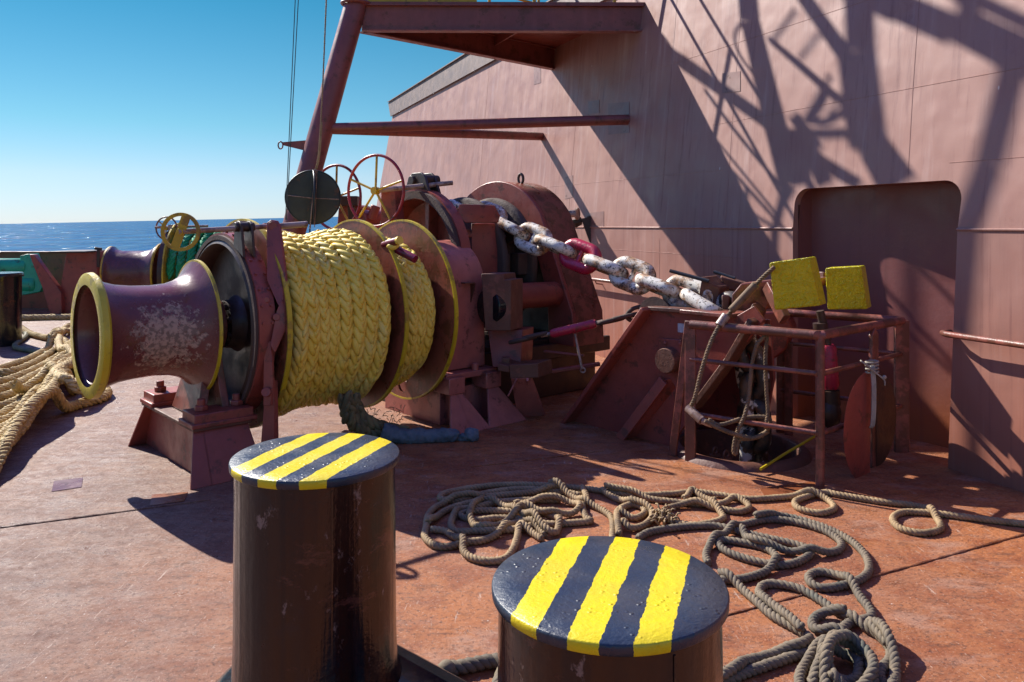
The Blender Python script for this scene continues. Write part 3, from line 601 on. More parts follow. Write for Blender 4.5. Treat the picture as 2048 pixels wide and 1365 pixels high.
b = MB(); b.prism([px(527, 690, y3 + .03), px(541, 682, y3 + .03), px(545, 770, y3 + .02), px(541, 812, y3 + .02), px(526, 812, y3 + .02)], V(.012, .016, 0))
b.prism([px(536, 765, y3 + .06), px(547, 762, y3 + .06), px(549, 892, y3 + .06), px(521, 892, y3 + .06), px(528, 800, y3 + .06)], V(.02, .03, 0)); b.cyl(px(532, 785, y3 - .01), px(536, 785, y3 + .12), .03, n=16); b.build('lever_post', MAT['red'], t, .004)
# pedestal under the outer bearing
hb = .31
b = MB(); b.prism([w1(.12, -.64, 0), w1(.12, .62, 0), w1(.12, .47, hb), w1(.12, -.50, hb)], A * .02)
for s_, o0, o1 in ((-1, .64, .50), (1, .62, .47)):
    b.prism([w1(.0, s_ * o0, 0), w1(.47, s_ * o0, 0), w1(.42, s_ * o1, hb), w1(.07, s_ * o1, hb)], P * (-s_ * .02))
b.prism([w1(.39, -.6, 0), w1(.39, .6, 0), w1(.39, .47, hb), w1(.39, -.50, hb)], A * .02)
b.build('pedestal', MAT['red'], t, .004)
b = MB(); b.box(w1(.25, -.015, hb + .012), .38, 1.02, .024, A, P); b.build('pedestal_top', MAT['rustblock'], t, .005)
for s_ in (-.40, .38):
    b = MB(); b.box(w1(.26, s_, hb + .065), .38, .22, .08, A, P); b.box(w1(.26, s_, hb + .035), .42, .25, .03, A, P)
    for k in (.15, .38):
        c_ = w1(k, s_, hb + .105); b.cyl(c_, c_ + Z * .035, .044, n=6); b.cyl(c_ + Z * .03, c_ + Z * .075, .026, n=14)
    b.build('bearing_foot', MAT['red'], t, .006)
b = MB(); b.prism([w1(.29, -.27, hb + .03), w1(.29, .40, hb + .03), w1(.29, .16, ZC), w1(.29, -.14, ZC)], A * .05)
b.prism([w1(.16, -.20, hb + .03), w1(.16, .28, hb + .03), w1(.29, .13, ZC - .05), w1(.29, -.1, ZC - .05)], A * .06); b.lathe([(.262, .1), (.262, .19), (.40, .19), (.40, .1)], w1(0, 0, ZC), A, 32); b.build('bearing', MAT['disc'], t, .006)
# gear case on the inner end
k0, k1 = 2.10, 2.50; c_ = 1.07; rg_ = .40
prof = [(-.45, .42)] + [(-.45 + .0, c_)] + [(-.025 - .425 * math.cos(a), c_ + rg_ * math.sin(a)) for a in np.linspace(.1, math.pi - .1, 22)] + [(.40, c_), (.40, .42)]
b = MB(); b.prism([w1(k0, p_, z_) for p_, z_ in prof], A * (k1 - k0)); b.build('gear_case', MAT['case'], t, .012)
b = MB(); b.prism([w1(2.24, .40, 1.12), w1(2.34, .40, 1.12), w1(2.34, .46, 1.12), w1(2.24, .46, 1.12)], Z * .01); b.prism([w1(2.34, .40, 1.12), w1(2.34, .46, 1.12), w1(2.34, .40, .96)], A * .01); b.build('case_lug', MAT['rustblock'], t)
b = MB(); b.box(w1(2.28, .0, .39), .52, 1.0, .05, A, P)
for k in (2.08, 2.46): b.box(w1(k, .46, .33), .16, .20, .13, A, P); b.cyl(w1(k - .12, .46, .40), w1(k - .12, .46, .47), .03, n=12)
b.build('gear_case_foot', MAT['case'], t, .008)
b = MB()
for k in (2.08, 2.46):
    b.prism([w1(k - .05, .54, .28), w1(k + .05, .54, .28), w1(k + .20, .74, 0), w1(k - .20, .74, 0)], -P * .02)
    b.prism([w1(k, -.4, 0), w1(k, .74, 0), w1(k, .54, .28), w1(k, -.4, .28)], A * .015)
b.box(w1(2.28, 0, .14), .5, .8, .28, A, P); b.build('gear_pedestal', MAT['case'], t, .004)

# ------------------------------------------------------------------ its rope
b = MB(); ang = np.linspace(-1.2, 2 * math.pi * 8.4, 9 * 110); path = []; ups = []
for a in ang:
    k = .642 + .0935 * max(0, a) / (2 * math.pi); r_ = .606 + .020 * math.sin(k * 9 - 4.6) + .008 * math.sin(a * .73)
    d = P * math.cos(a + 2.2) + Z * math.sin(a + 2.2); path.append(list(w1(k + .008 * math.sin(a * 2.1), 0, ZC - .012) + d * r_)); ups.append(list(d))
plait(b, np.array(path), np.array(ups), .119, step=.64)
ang = np.linspace(0, 2 * math.pi * 3.0, 4 * 110); path = []; ups = []
for a in ang:
    k = 1.55 + .094 * a / (2 * math.pi); d = P * math.cos(a + 1.5) + Z * math.sin(a + 1.5); path.append(list(w1(k, 0, ZC - .01) + d * (.60 - .06 * (k - 1.55) * 4 + .008 * math.sin(3 * a)))); ups.append(list(d))
plait(b, np.array(path), np.array(ups), .119, step=.64)
mr = b.build('mooring_rope', MAT['ropeyellow'], sharp=0, origin=w1(1.1, 0, .3)); tag(mr, 'yellow plaited mooring rope wound on the front winch drum', 'rope')
e0, e1 = px(772, 489, 5.83), px(797, 482, 5.72); e2, e3 = px(793, 499, 5.80), px(831, 519, 5.70)
for a, c in ((e0, e1), (e2, e3)): b = MB(); d = (c - a).normalized(); b.lathe([(-.03, .0), (-.03, .026), (0, .030), ((c - a).length, .030), ((c - a).length, 0)], a, d, 18); b.build('taped_end', MAT['tape'], mr)
b = MB(); d = (e1 - e0).normalized(); b.cyl(e1 - d * .005, e1 + d * .018, .032, n=18); b.ell(px(786, 493, 5.78), V(.05, 0, 0), V(0, .04, 0), V(0, 0, .03)); b.build('rope_core', MAT['ropeyellow'], mr)
b = MB()
p = smooth_path([px(690, 795, 5.5), px(702, 838, 5.6), px(730, 862, 5.75), px(775, 868, 5.85), px(800, 868, 5.8)], .02); plait(b, p, np.tile([0, -.5, .8], (len(p), 1)), .13)
p = smooth_path([px(706, 800, 5.62), px(722, 838, 5.7), px(760, 856, 5.85), px(800, 866, 5.9)], .02); plait(b, p, np.tile([0, -.5, .8], (len(p), 1)), .13)
for i in range(70):
    s0 = px(random.uniform(690, 810), random.uniform(815, 855), 5.78); dd = Vector((random.gauss(0, 1), random.gauss(0, .5), abs(random.gauss(0, 1)))).normalized(); b.tube([s0, s0 + dd * .03, s0 + dd * random.uniform(.03, .045) + V(.006, 0, -.008)], .0025, 5)
tag(b.build('rope_tail', MAT['frayed'], sharp=0), 'frayed dirty rope tail hanging below the wound drum', 'rope')
b = MB(); p = smooth_path([px(765, 862, 5.72), px(800, 872, 5.72), px(845, 876, 5.74), px(880, 874, 5.76), px(915, 880, 5.78), px(925, 880, 5.78), px(938, 874, 5.78), px(958, 882, 5.8)], .012); m_ = len(p); q = np.linspace(0, 1, m_)
rs = .062 * (1 - .25 * q) * np.where(abs(q - .82) < .05, .6, 1) + .003 * np.sin(q * 23); p[:, 2] = np.maximum(p[:, 2], rs * .8)
b.tube([Vector(x) for x in p], .05, 18, rs=list(rs)); o = b.build('canvas_sleeve', MAT['canvas'], sharp=0)
tx = bpy.data.textures.new('folds', 'CLOUDS'); tx.noise_scale = .035; md = o.modifiers.new('sub', 'SUBSURF'); md.levels = md.render_levels = 1; md = o.modifiers.new('folds', 'DISPLACE'); md.texture = tx; md.strength = .03; md.texture_coords = 'LOCAL'
tag(o, 'blue grey canvas chafing sleeve lying on the deck below the drum', 'chafe sleeve')

# ------------------------------------------------------------------ windlass with its chain
w2 = fr(V(-.35, 7.58, 0), A); ZW = 1.235; kb = -.576
t = thing('anchor_windlass', w2(0), 'big red brown anchor windlass with an open brake drum and arched guard', 'windlass')
b = MB(); b.lathe([(kb - .16, .625), (kb - .16, .60), (kb + .05, .585), (kb + .10, .50), (kb + .10, .2), (kb - .02, .17), (kb - .02, 0)], w2(0, 0, ZW), A, 80); b.build('brake_drum', MAT['disc'], t)
b = MB()
for i in range(6):
    a = i * math.pi / 3 + .52; d = P * math.cos(a) + Z * math.sin(a); s_ = A.cross(d); b.prism([w2(kb - .01, 0, ZW) + d * r_ + s_ * x for r_, x in ((.15, -.02), (.59, -.035), (.59, .035), (.15, .02))], A * .11)
    d2 = P * math.cos(a + .52) + Z * math.sin(a + .52); b.prism([w2(kb + .09, 0, ZW) + d2 * .36 + (d2 * x + A.cross(d2) * y_) * .11 for x, y_ in ((-1, -.8), (1, -1.3), (1, 1.3), (-1, .8))], -A * .004) if 0 else None
b.build('spoke_web', MAT['disc'], t, .006)
b = MB(); b.lathe([(kb - .165, .605), (kb - .165, .672), (kb - .02, .672), (kb - .02, .605)], w2(0, 0, ZW), A, 80, True); b.build('brake_lining', MAT['lining'], t)
b = MB(); b.lathe([(kb - .13, .67), (kb - .13, .69), (kb - .03, .69), (kb - .03, .67)], w2(0, 0, ZW), A, 80, True)
for a in np.linspace(-.2, 1.9, 16):
    d = (P * math.cos(a) + Z * math.sin(a)); b.cyl(w2(kb - .10, 0, ZW) + d * .67, w2(kb - .10, 0, ZW) + d * .69, .012, n=8)
b.build('brake_band', MAT['red'], t)
b = MB()
for k in (kb - .12, kb - .01): b.prism([w2(k, -.22, ZW + .62), w2(k, .20, ZW + .63), w2(k, .12, ZW + .80), w2(k, .06, ZW + .84), w2(k, -.08, ZW + .84), w2(k, -.14, ZW + .80)], A * .025)
b.cyl(w2(kb - .15, -.06, ZW + .77), w2(kb + .06, -.06, ZW + .77), .045, n=18); b.cyl(w2(kb - .1, .07, ZW + .77), w2(kb + .06, .07, ZW + .77), .05, n=18); b.build('band_lug', MAT['dark'], t, .005)
b = MB(); b.prism([px(914, 428, 6.85), px(918, 409, 6.78), px(966, 410, 6.9), px(978, 432, 6.9), px(974, 446, 6.9), px(930, 446, 6.78)], V(.10, .14, 0)); b.build('band_anchor', MAT['red'], t, .008)
b = MB(); b.prism([px(942, 447, 6.95), px(974, 447, 6.98), px(988, 500, 7.0), px(990, 600, 7.0), px(944, 600, 6.86)], V(.12, .18, 0)); b.build('pillar', MAT['red'], t, .008)
# cable lifter
b = MB()
for k, s_ in ((-.20, 1), (.16, 1)): b.lathe([(k, .2), (k, .60), (k + .02, .63), (k + .07, .63), (k + .09, .55), (k + .09, .2)], w2(0, 0, ZW), A, 64)
b.lathe([(-.2, .40), (.2, .40)], w2(0, 0, ZW), A, 48)
for i in range(10):
    a = i * math.pi / 5; d = P * math.cos(a) + Z * math.sin(a); b.box(w2(-.11, 0, ZW) + d * .5, .12, .2, .12, A, A.cross(d), d); b.box(w2(.11, 0, ZW) + d * .5, .12, .2, .12, A, A.cross(d), d)
b.build('cable_lifter', MAT['lining'], t, .012)
b = MB(); b.lathe([(-1.0, .13), (1.2, .13)], w2(0, 0, ZW), A, 32); b.build('shaft', MAT['red'], t)
# arched guard
def arch(k, dk, ro, ri, base, pc=0, flare=.0):
    outer = [(pc - ro - flare, base)] + [(pc - ro * math.cos(a), ZW + ro * math.sin(a)) for a in np.linspace(0, math.pi, 30)] + [(pc + ro + flare, base)]
    inner = [(pc + ri + flare * .6, base)] + [(pc + ri * math.cos(a), ZW + ri * math.sin(a)) for a in np.linspace(0, math.pi, 30)] + [(pc - ri - flare * .6, base)]
    return [w2(k, p_, z_) for p_, z_ in outer + inner]
b = MB(); pc = -.06
def arc_(r_, pb, zb): return [(pc - r_ - .04, .5)] + [(pc - r_ * math.cos(a), ZW + r_ * math.sin(a)) for a in np.linspace(0, math.pi * .80, 28)] + [(pb - .02, zb), (pb, .5)]
po, pi_ = arc_(.80, 1.02, .80), arc_(.61, .70, .95)
b.prism([w2(.30, p_, z_) for p_, z_ in po + pi_[::-1]], A * .05); b.build('arch_frame', MAT['red'], t, .006)
b = MB(); b.prism([w2(.35, p_, z_) for p_, z_ in po] + [w2(.35, pc + (p_ - pc) * .97, z_ - (.025 if z_ > .6 else 0)) for p_, z_ in po[::-1]], A * .36); b.build('arch_cover', MAT['disc'], t)
b = MB(); b.prism([w2(.69, pc + (p_ - pc) * .96, z_ - (.03 if z_ > .6 else 0)) for p_, z_ in po], A * .02); b.build('back_plate', MAT['dark'], t)
b = MB(); c_ = w2(.5, .10, ZW + .795); b.tube(circ(c_ + Z * .03, P, Z, .035, 16, .05), .014, 8, True); b.build('lifting_eye', MAT['dark'], t)
# bearing block beside the gear case and the base frame
b = MB(); yb = 6.32; b.prism([px(962, 548, yb), px(1006, 548, yb), px(1008, 560, yb), px(1022, 560, yb), px(1022, 662, yb), px(1006, 662, yb), px(970, 662, yb)], V(.10, .20, 0)); b.build('bearing_block', MAT['rustblock'], t, .006)
b = MB(); c0 = px(984, 614, 6.42); b.lathe([(-.06, 0), (-.06, .12), (-.04, .15), (.1, .16)], c0, A, 32); b.build('bearing_cap', MAT['black'], t)
b = MB(); b.cyl(px(1010, 594, 6.75), px(1118, 588, 7.25), .115, n=32); b.build('counter_shaft', MAT['red'], t)
b = MB(); b.box(w2(0, -.05, .27), 1.9, 1.5, .54, A, P); b.box(w2(.1, .78, .44), 1.9, .05, .14, A, P); b.build('base_frame', MAT['dark'], t, .01)
b = MB(); b.prism([px(975, 660, 6.5), px(1045, 660, 6.45), px(1042, 725, 6.4), px(1035, 735, 6.4), px(985, 735, 6.4)], V(.1, .2, 0)); b.bar(px(1088, 703, 6.7), px(1168, 712, 6.6), .03, .02); b.bar(px(1075, 747, 6.55), px(1200, 728, 6.55), .06, .03); b.build('side_plate', MAT['red'], t, .006)
b = MB(); yb = 6.2
b.prism([px(1018, 730, yb), px(1075, 727, yb), px(1078, 756, yb), px(1020, 758, yb)], V(.12, .2, 0)); b.prism([px(995, 727, yb), px(1018, 733, yb), px(1018, 746, yb), px(995, 742, yb)], V(.1, .2, 0)); b.bar(px(1004, 722, 6.3), px(1020, 722, 6.3), .06, .06); b.build('hold_down_block', MAT['rustblock'], t, .006)
b = MB(); b.prism([px(1022, 758, yb), px(1060, 756, yb), gd(1088, 832), gd(1035, 836)], V(.02, .04, 0)); b.bar(px(1055, 757, yb), gd(1052, 822), .02, .05); b.bar(px(1034, 757, yb), px(1016, 793, yb - .05), .012, .012); b.build('hold_down_foot', MAT['case'], t, .004)
# brake hand wheel and its stand
hwc = px(751, 382, 6.9)
b = MB(); b.tube([hwc, px(905, 366, 7.15)], .022, 12); b.build('brake_screw', MAT['steel'], t)
handwheel(hwc, V(.50, .86, 0), .315, .013, 5, 1.62, MAT['rimred'], MAT['wheelyellow'], t)
b = MB(); yk = 7.05
b.prism([px(762, 378, yk), px(768, 371, yk), px(778, 372, yk), px(789, 380, yk), px(795, 470, yk), px(761, 470, yk)], V(.06, .08, 0)); b.cyl(px(772, 381, yk - .03), px(774, 381, yk + .12), .03, n=14); b.build('screw_stand', MAT['red'], t, .004)

# far windlass behind
t = thing('anchor_windlass', V(-2.1, 9.7, 0), 'far windlass half hidden behind the black ball and yellow rope', 'windlass')
yk = 9.6
b = MB(); b.prism([px(676, 415, yk), px(690, 409, yk), px(702, 413, yk), px(700, 425, yk), px(738, 446, yk), px(760, 455, yk), px(770, 520, yk), px(668, 520, yk)], V(.2, .35, 0)); b.build('brake_frame', MAT['red'], t, .02)
b = MB(); b.box(px(685, 403, yk), .42, .3, .12); b.box(px(690, 397, yk), .3, .2, .05); b.bar(px(702, 400, yk), px(705, 450, yk), .08, .08); b.build('brake_head', MAT['dark'], t, .01)
b = MB(); b.prism([px(795, 395, yk), px(815, 393, yk), px(815, 440, yk), px(795, 440, yk)], V(.2, .3, 0)); b.cyl(px(742, 440, yk), px(752, 412, yk), .06, n=14); b.cyl(px(720, 440, yk), px(800, 440, yk + .5), .12, n=20); b.build('brake_cylinder', MAT['red'], t, .01)
handwheel(px(672, 395, 9.0), V(.50, .86, 0), .37, .016, 5, .35, MAT['rimred'], MAT['wheelyellow'], t)

# anchor chain
def link_path(c, D, Wd, d):
    hw_, st = 1.3 * d, 1.2 * d; D = D.normalized(); Wd = (Wd - D * Wd.dot(D)).normalized(); pts = []
    for s_, a0 in ((1, -math.pi / 2), (-1, math.pi / 2)):
        for a in np.linspace(a0, a0 + math.pi, 12): pts.append(c + D * (s_ * st) + D * (hw_ * math.cos(a)) + Wd * (hw_ * math.sin(a)))
    return pts, Wd, hw_
root = thing('anchor_chain', w2(0, .2, 1.2), 'heavy white flaking anchor chain with one red link, from the windlass to the stopper', 'chain')
def link(c, D, Wd, d, m='chain', label=None):
    b = MB(); pts, Wn, hw_ = link_path(Vector(c), D, Wd, d); b.tube(pts, d * .70, 16, True); o = b.build('link', MAT[m], root)
    if label: o['label'] = label
    b = MB(); b.tube([c - Wn * hw_ * .9, c - Wn * hw_ * .35, c + Wn * hw_ * .35, c + Wn * hw_ * .9], d * .3, 12, rs=[d * .42, d * .27, d * .27, d * .42]); b.build('stud', MAT[m], o)
cp = [(930, 420, 7.55), (978, 434, 7.36), (1022, 457, 7.14), (1066, 478, 6.94), (1110, 493, 6.74), (1160, 513, 6.54), (1211, 534, 6.33), (1264, 551, 6.13), (1320, 575, 5.94), (1374, 590, 5.76), (1410, 612, 5.62)]
C = [px(*q) for q in cp]
for i, c in enumerate(C):
    D = (C[min(i + 1, len(C) - 1)] - C[max(i - 1, 0)]).normalized(); sd = Z.cross(D).normalized(); upv = D.cross(sd); roll = R(22)
    Wd = (upv * math.cos(roll) + sd * math.sin(roll)) if i % 2 else (sd * math.cos(roll) - upv * math.sin(roll))
    link(c, D, Wd, .068, 'magenta' if i == 5 else 'chain', 'red painted link' if i == 5 else None)
cp = [(1470, 640, 5.55), (1490, 690, 5.5), (1503, 740, 5.45), (1508, 795, 5.45), (1508, 850, 5.45), (1508, 905, 5.5)]
C = [px(*q) for q in cp]
for i, c in enumerate(C):
    D = (C[min(i + 1, len(C) - 1)] - C[max(i - 1, 0)]).normalized(); link(c, D, V(.8, .6, 0) if i % 2 else V(.6, -.8, 0), .066, 'chain_bare', 'dark bare link hanging into the hawse pipe')

# ------------------------------------------------------------------ chain stopper
so_p = gd(1160, 846); sn = A
h1 = lambda u, v, off=0: hit(u, v, so_p + A * off, sn)
t = thing('chain_stopper', gd(1240, 890), 'red brown chain stopper frame that carries the chain into the hawse pipe', 'chain stopper')
outl = [(1127, 848), (1160, 806), (1180, 796), (1302, 617), (1404, 626), (1470, 634), (1508, 612), (1528, 640), (1466, 718), (1396, 812), (1350, 880), (1372, 924), (1240, 884)]
b = MB(); b.prism([h1(u, v) for u, v in outl], A * .022); b.build('side_plate', MAT['red'], t, .004)
b = MB(); b.prism([h1(u, v, .52) for u, v in [(1127, 848), (1180, 796), (1302, 617), (1404, 626), (1470, 634), (1540, 640), (1548, 760), (1530, 850), (1480, 868), (1300, 850)]], A * .022); b.build('side_plate', MAT['red'], t, .004)
def edge(pts, w_, m, name, off=.0, h_=.03):
    b = MB()
    for (a, c) in zip(pts[:-1], pts[1:]):
        p0, p1 = h1(*a), h1(*c); d = (p1 - p0).normalized(); nrm = d.cross(A).normalized(); b.box((p0 + p1) / 2 + A * off, (p1 - p0).length + .012, w_, h_, d, A, nrm)
    b.build(name, MAT[m], t, .006)
edge([(1140, 848), (1180, 794), (1304, 617)], .17, 'red', 'foot_flange', -.035, .035)
edge([(1302, 617), (1372, 622)], .62, 'rustblock', 'top_plate', .27); edge([(1372, 622), (1470, 632)], .30, 'rail', 'top_edge', .08)
edge([(1396, 812), (1466, 718), (1512, 640)], .12, 'rustblock', 'arm_flange', -.02, .04)
g0, g1 = gd(1240, 878), h1(1330, 765); n_ = (g1 - g0); b = MB()
b.prism([g0, h1(1270, 876), h1(1352, 775), h1(1342, 757), h1(1328, 760, -.03)], V(.03, .02, 0)); b.bar(g0, h1(1328, 761, -.04), .075, .03, A); b.build('gusset', MAT['red'], t, .004)
c_ = h1(1346, 719, -.0); b = MB(); b.lathe([(-.10, 0), (-.10, .085), (-.085, .092), (0, .092)], c_, A, 36); b.build('pin_cover', MAT['rustblock'], t)
b = MB(); q = [h1(1322, 676), h1(1366, 680), h1(1368, 742), h1(1324, 735)]; b.prism(q, -A * .025)
for u, v in ((1330, 686), (1360, 688)): b.cyl(h1(u, v, -.025), h1(u, v, -.045), .014, n=6)
b.build('pin_plate', MAT['red'], t, .004)
b = MB(); b.prism([h1(1356, 647, -.002), h1(1373, 648, -.002), h1(1373, 666, -.002), h1(1356, 665, -.002)], -A * .003); b.build('plate_tag', MAT['whitetag'], t)
b = MB(); c_ = h1(1345, 632, .28); b.lathe([(-.22, 0), (-.22, .16), (-.10, .12), (.1, .12), (.22, .16), (.22, 0)], c_, A, 36); b.build('chain_roller', MAT['lining'], t)
ys = 5.55                                               # stopper tongue: heavy blocks on top of the frame
def blk(q, y, d, m='rustblock', name='tongue_block', bev=.012):
    b = MB(); b.prism([px(u, v, y) for u, v in q], d); return b.build(name, MAT[m], t, bev)
blk([(1403, 553), (1416, 566), (1440, 575), (1436, 614), (1410, 606), (1396, 596)], 5.62, V(.16, .20, 0))
blk([(1443, 590), (1459, 592), (1458, 640), (1443, 640)], 5.5, V(.04, .10, 0)); blk([(1440, 553), (1500, 570), (1505, 588), (1450, 580)], 5.75, V(.06, .2, 0))
blk([(1463, 590), (1482, 567), (1545, 560), (1552, 572), (1532, 622), (1508, 604), (1500, 640), (1462, 640)], 5.45, V(.10, .14, 0), 'rail', 'tongue_cheek')
blk([(1505, 606), (1524, 625), (1490, 690), (1470, 705), (1450, 720)], 5.32, V(.07, .10, 0), 'rustblock', 'arm_block')
blk([(1470, 632), (1570, 622), (1585, 655), (1570, 700), (1545, 720), (1525, 680), (1500, 660)], 5.9, V(.08, .12, 0), 'red', 'back_cheek')
b = MB(); b.cyl(px(1340, 542, 5.75), px(1418, 563, 5.6), .014, n=12); b.build('tongue_pin', MAT['darkrod'], t)
b = MB(); b.cyl(px(1428, 544, 5.95), px(1470, 558, 5.85), .014, n=12); b.build('tongue_pin', MAT['darkrod'], t)
b = MB(); b.bar(px(1535, 572, 5.4), px(1570, 640, 5.2), .05, .09); b.bar(px(1700, 562, 5.75), px(1640, 552, 5.6), .06, .06); b.bar(px(1560, 575, 5.4), px(1665, 560, 5.6), .06, .06); b.build('lever_arm', MAT['rail'], t, .006)
def weight(q, y, dep, label):
    b = MB(); b.prism([px(u, v, y) for u, v in q], dep); o = b.build('counterweight', MAT['yellowbox'], None, .010, seg=3); tag(o, label, 'counterweight', 'yellow counterweights')
weight([(1538, 526), (1618, 515), (1640, 612), (1549, 621)], 5.02, V(.085, .10, .003), 'larger tilted yellow block at the end of the stopper lever, nearer one')
weight([(1650, 537), (1722, 533), (1735, 619), (1655, 620)], 5.45, V(.085, .12, .002), 'smaller upright yellow block farther back, in front of the recess')
t = thing('spring_buffer', gd(1662, 872), 'red spring buffer standing upright inside the railing', 'buffer')
yk = 5.45
b = MB(); a, c = px(1655, 690, yk), px(1662, 778, yk); d = c - a; b.lathe([(0, 0), (0, .045), (.02, .058), (d.length - .03, .058), (d.length, .045), (d.length, 0)], a, d, 24); b.build('body', MAT['magenta'], t)
b = MB(); b.cyl(px(1640, 622, yk), a, .028, n=16); b.lathe([(-.02, 0), (-.02, .05), (.02, .05), (.02, 0)], px(1641, 652, yk), d, 20); b.build('upper_rod', MAT['dark'], t)
b = MB(); b.cyl(c, px(1664, 862, yk), .035, n=16); b.lathe([(-.05, .0), (-.05, .06), (.05, .06), (.05, 0)], px(1662, 795, yk), d, 20); b.ell(px(1660, 826, yk), V(.08, 0, 0), V(0, .08, 0), V(0, 0, .11)); b.build('lower_rod', MAT['dark'], t)
# lashing turnbuckle
t = thing('turnbuckle', px(1150, 660, 6.2), 'red turnbuckle with rusty end links, stretched from the windlass to the stopper', 'turnbuckle')
a, c = px(1102, 668, 6.25), px(1192, 647, 6.15); d = (c - a).normalized(); b = MB(); b.lathe([(0, 0), (0, .030), (.02, .036), ((c - a).length - .02, .036), ((c - a).length, .030), ((c - a).length, 0)], a, d, 20); b.build('body', MAT['magenta'], t)
b = MB(); b.cyl(px(1082, 672, 6.27), a, .016, n=12); b.cyl(c, px(1206, 644, 6.14), .018, n=12); b.build('screw', MAT['steel'], t)
for cc, rx in ((px(1045, 680, 6.3), .10), (px(1070, 672, 6.28), .09), (px(1222, 642, 6.12), .09), (px(1250, 634, 6.08), .09), (px(1274, 628, 6.05), .08)):
    b = MB(); b.tube(circ(cc, d, (A if rx > .085 else Z), rx, 24, .05), .017, 10, True); b.build('shackle', MAT['lining'], t)
b = MB(); b.cyl(px(1150, 668, 6.18), px(1164, 738, 6.15), .010, n=10); b.tube(circ(px(1166, 741, 6.15), V(1, 0, 0), Z, .018, 16), .006, 8, True); b.build('locking_bar', MAT['steel'], t)

# ------------------------------------------------------------------ hawse pipe
t = thing('hawse_pipe', V(HP.x, HP.y, 0), 'round rusty hawse pipe mouth in the deck inside the railing', 'hawse pipe')
b = MB(); b.lathe([(-1.2, .398), (.03, .398), (.045, .41), (.045, .44), (.03, .47), (-.01, .49)], V(HP.x, HP.y, 0), Z, 56); b.build('collar', MAT['rustblock'], t)
b = MB(); b.lathe([(-1.2, .0), (-1.2, .398)], V(HP.x, HP.y, 0), Z, 40); b.build('pipe_bottom', MAT['dark'], t)

# ------------------------------------------------------------------ railing
cL, cC, cR = gd(1381, 923), gd(1640, 974), gd(1803, 904); cB = cL + cR - cC
t = thing('guard_railing', cC, 'brown three rail pipe guard around the hawse pipe', 'railing')
def at(p, z): return V(p.x, p.y, z)
def rails(z, r_, name):
    k = .06; path = [at(cL, z), at(cC.lerp(cL, k), z), at(cC.lerp(cL, k * .3) .lerp(cC.lerp(cR, k * .3), .4), z), at(cC.lerp(cR, k), z), at(cR, z)]
    b = MB(); b.tube([Vector(p) for p in smooth_path(path, .03)] + [at(cR, z)], r_, 14)
    b.tube([at(cR, z), at(cR.lerp(cB, 1), z)], r_, 12); b.build(name, MAT['rail'], t)
rails(.925, .030, 'top_rail'); rails(.69, .016, 'mid_rail'); rails(.325, .016, 'low_rail')
def post(p, w_, d_, h_, ax=V(1, 0, 0), pt=None, lean=V(0, 0, 0)):
    b = MB(); ay = Z.cross(ax); q = [p - ax * w_ / 2, p + ax * w_ / 2, p + ax * w_ / 2 + Z * h_ + lean, p - ax * w_ / 2 + Z * h_ + lean]
    if pt: q = [q[0], q[1], q[2] - Z * pt, (q[2] + q[3]) / 2, q[3] - Z * pt]
    b.prism([v - ay * d_ / 2 for v in q], ay * d_); b.build('post', MAT['rail'], t, .004)
dLC = (cC - cL).normalized(); dCR = (cR - cC).normalized()
b = MB(); b.cyl(cC, at(cC, .92), .027, n=16); b.build('post', MAT['rail'], t)
post(cL, .075, .022, .93, dLC); post(gd(1345, 912), .055, .02, .95, dLC, lean=cL - gd(1345, 912) + V(-.01, 0, 0)); post(cC.lerp(cR, .60) + V(0, -.03, 0), .095, .025, .92, dCR, .05)
post(cR, .10, .03, .925, V(1, 0, 0)); post(cB, .07, .02, .92, V(1, 0, 0)); post(cL.lerp(cB, .9) + V(.12, 0, 0), .06, .02, .7, dLC)
b = MB(); b.tube([px(1376, 816, 5.18), px(1404, 842, 5.08)], .030, 14); b.tube([px(1404, 842, 5.08), px(1425, 850, 5.05)], .022, 12); b.build('rope_guide', MAT['steel'], t)
b = MB(); p0, p1 = px(1438, 652, 5.12), px(1452, 632, 5.14); b.cyl(p0, p1, .030, n=16); b.build('rope_guide', MAT['steel'], t)
# round cover halves tied to the railing
t = thing('pipe_cover', gd(1690, 950), 'two half round steel hatch plates tied upright to the railing post', 'cover plate')
def half(c, X, Y, r_, s0, s1, thk, m):
    b = MB(); q = [c + X * (r_ * math.cos(a)) * .92 + Y * (r_ * math.sin(a)) for a in np.linspace(s0, s1, 30)]; b.prism(q, thk); b.build('plate', MAT[m], t, .004)
cm = px(1731, 850, 5.02); half(px(1736, 852, 5.03), dCR, Z, .355, math.pi / 2 - .1, math.pi * 1.5 + .02, V(.012, .006, 0), 'red')
half(px(1752, 842, 5.16), dCR, Z, .31, -math.pi / 2, math.pi / 2, V(.012, .006, 0), 'dark')
b = MB(); b.tube([px(1728, 815, 5.1), px(1734, 840, 5.08)], .012, 8); b.build('hinge_pin', MAT['steel'], t)
b = MB(); c0 = cC.lerp(cR, .60)
for i, dx in enumerate((-.006, .004, .014)):
    b.tube([Vector(q) for q in smooth_path([px(1742 + i * 3, 732, 4.97), px(1745 + i * 3, 780, 4.96), px(1743 + i * 3, 845, 4.96), px(1738 + i * 2, 858, 4.97)], .02)], .006, 8)
for v in (724, 730, 737, 744): b.tube(circ(px(1744, v, 5.03), dCR, Z.cross(dCR), .058, 20, .03), .0065, 8, True)
b.tube([Vector(q) for q in smooth_path([px(1740, 735, 4.97), px(1722, 722, 4.96), px(1728, 727, 4.95), px(1750, 745, 4.95), px(1768, 760, 4.95), px(1770, 772, 4.95)], .01)], .005, 8); b.ell(px(1769, 755, 4.95), V(.014, 0, 0), V(0, .012, 0), V(0, 0, .014))
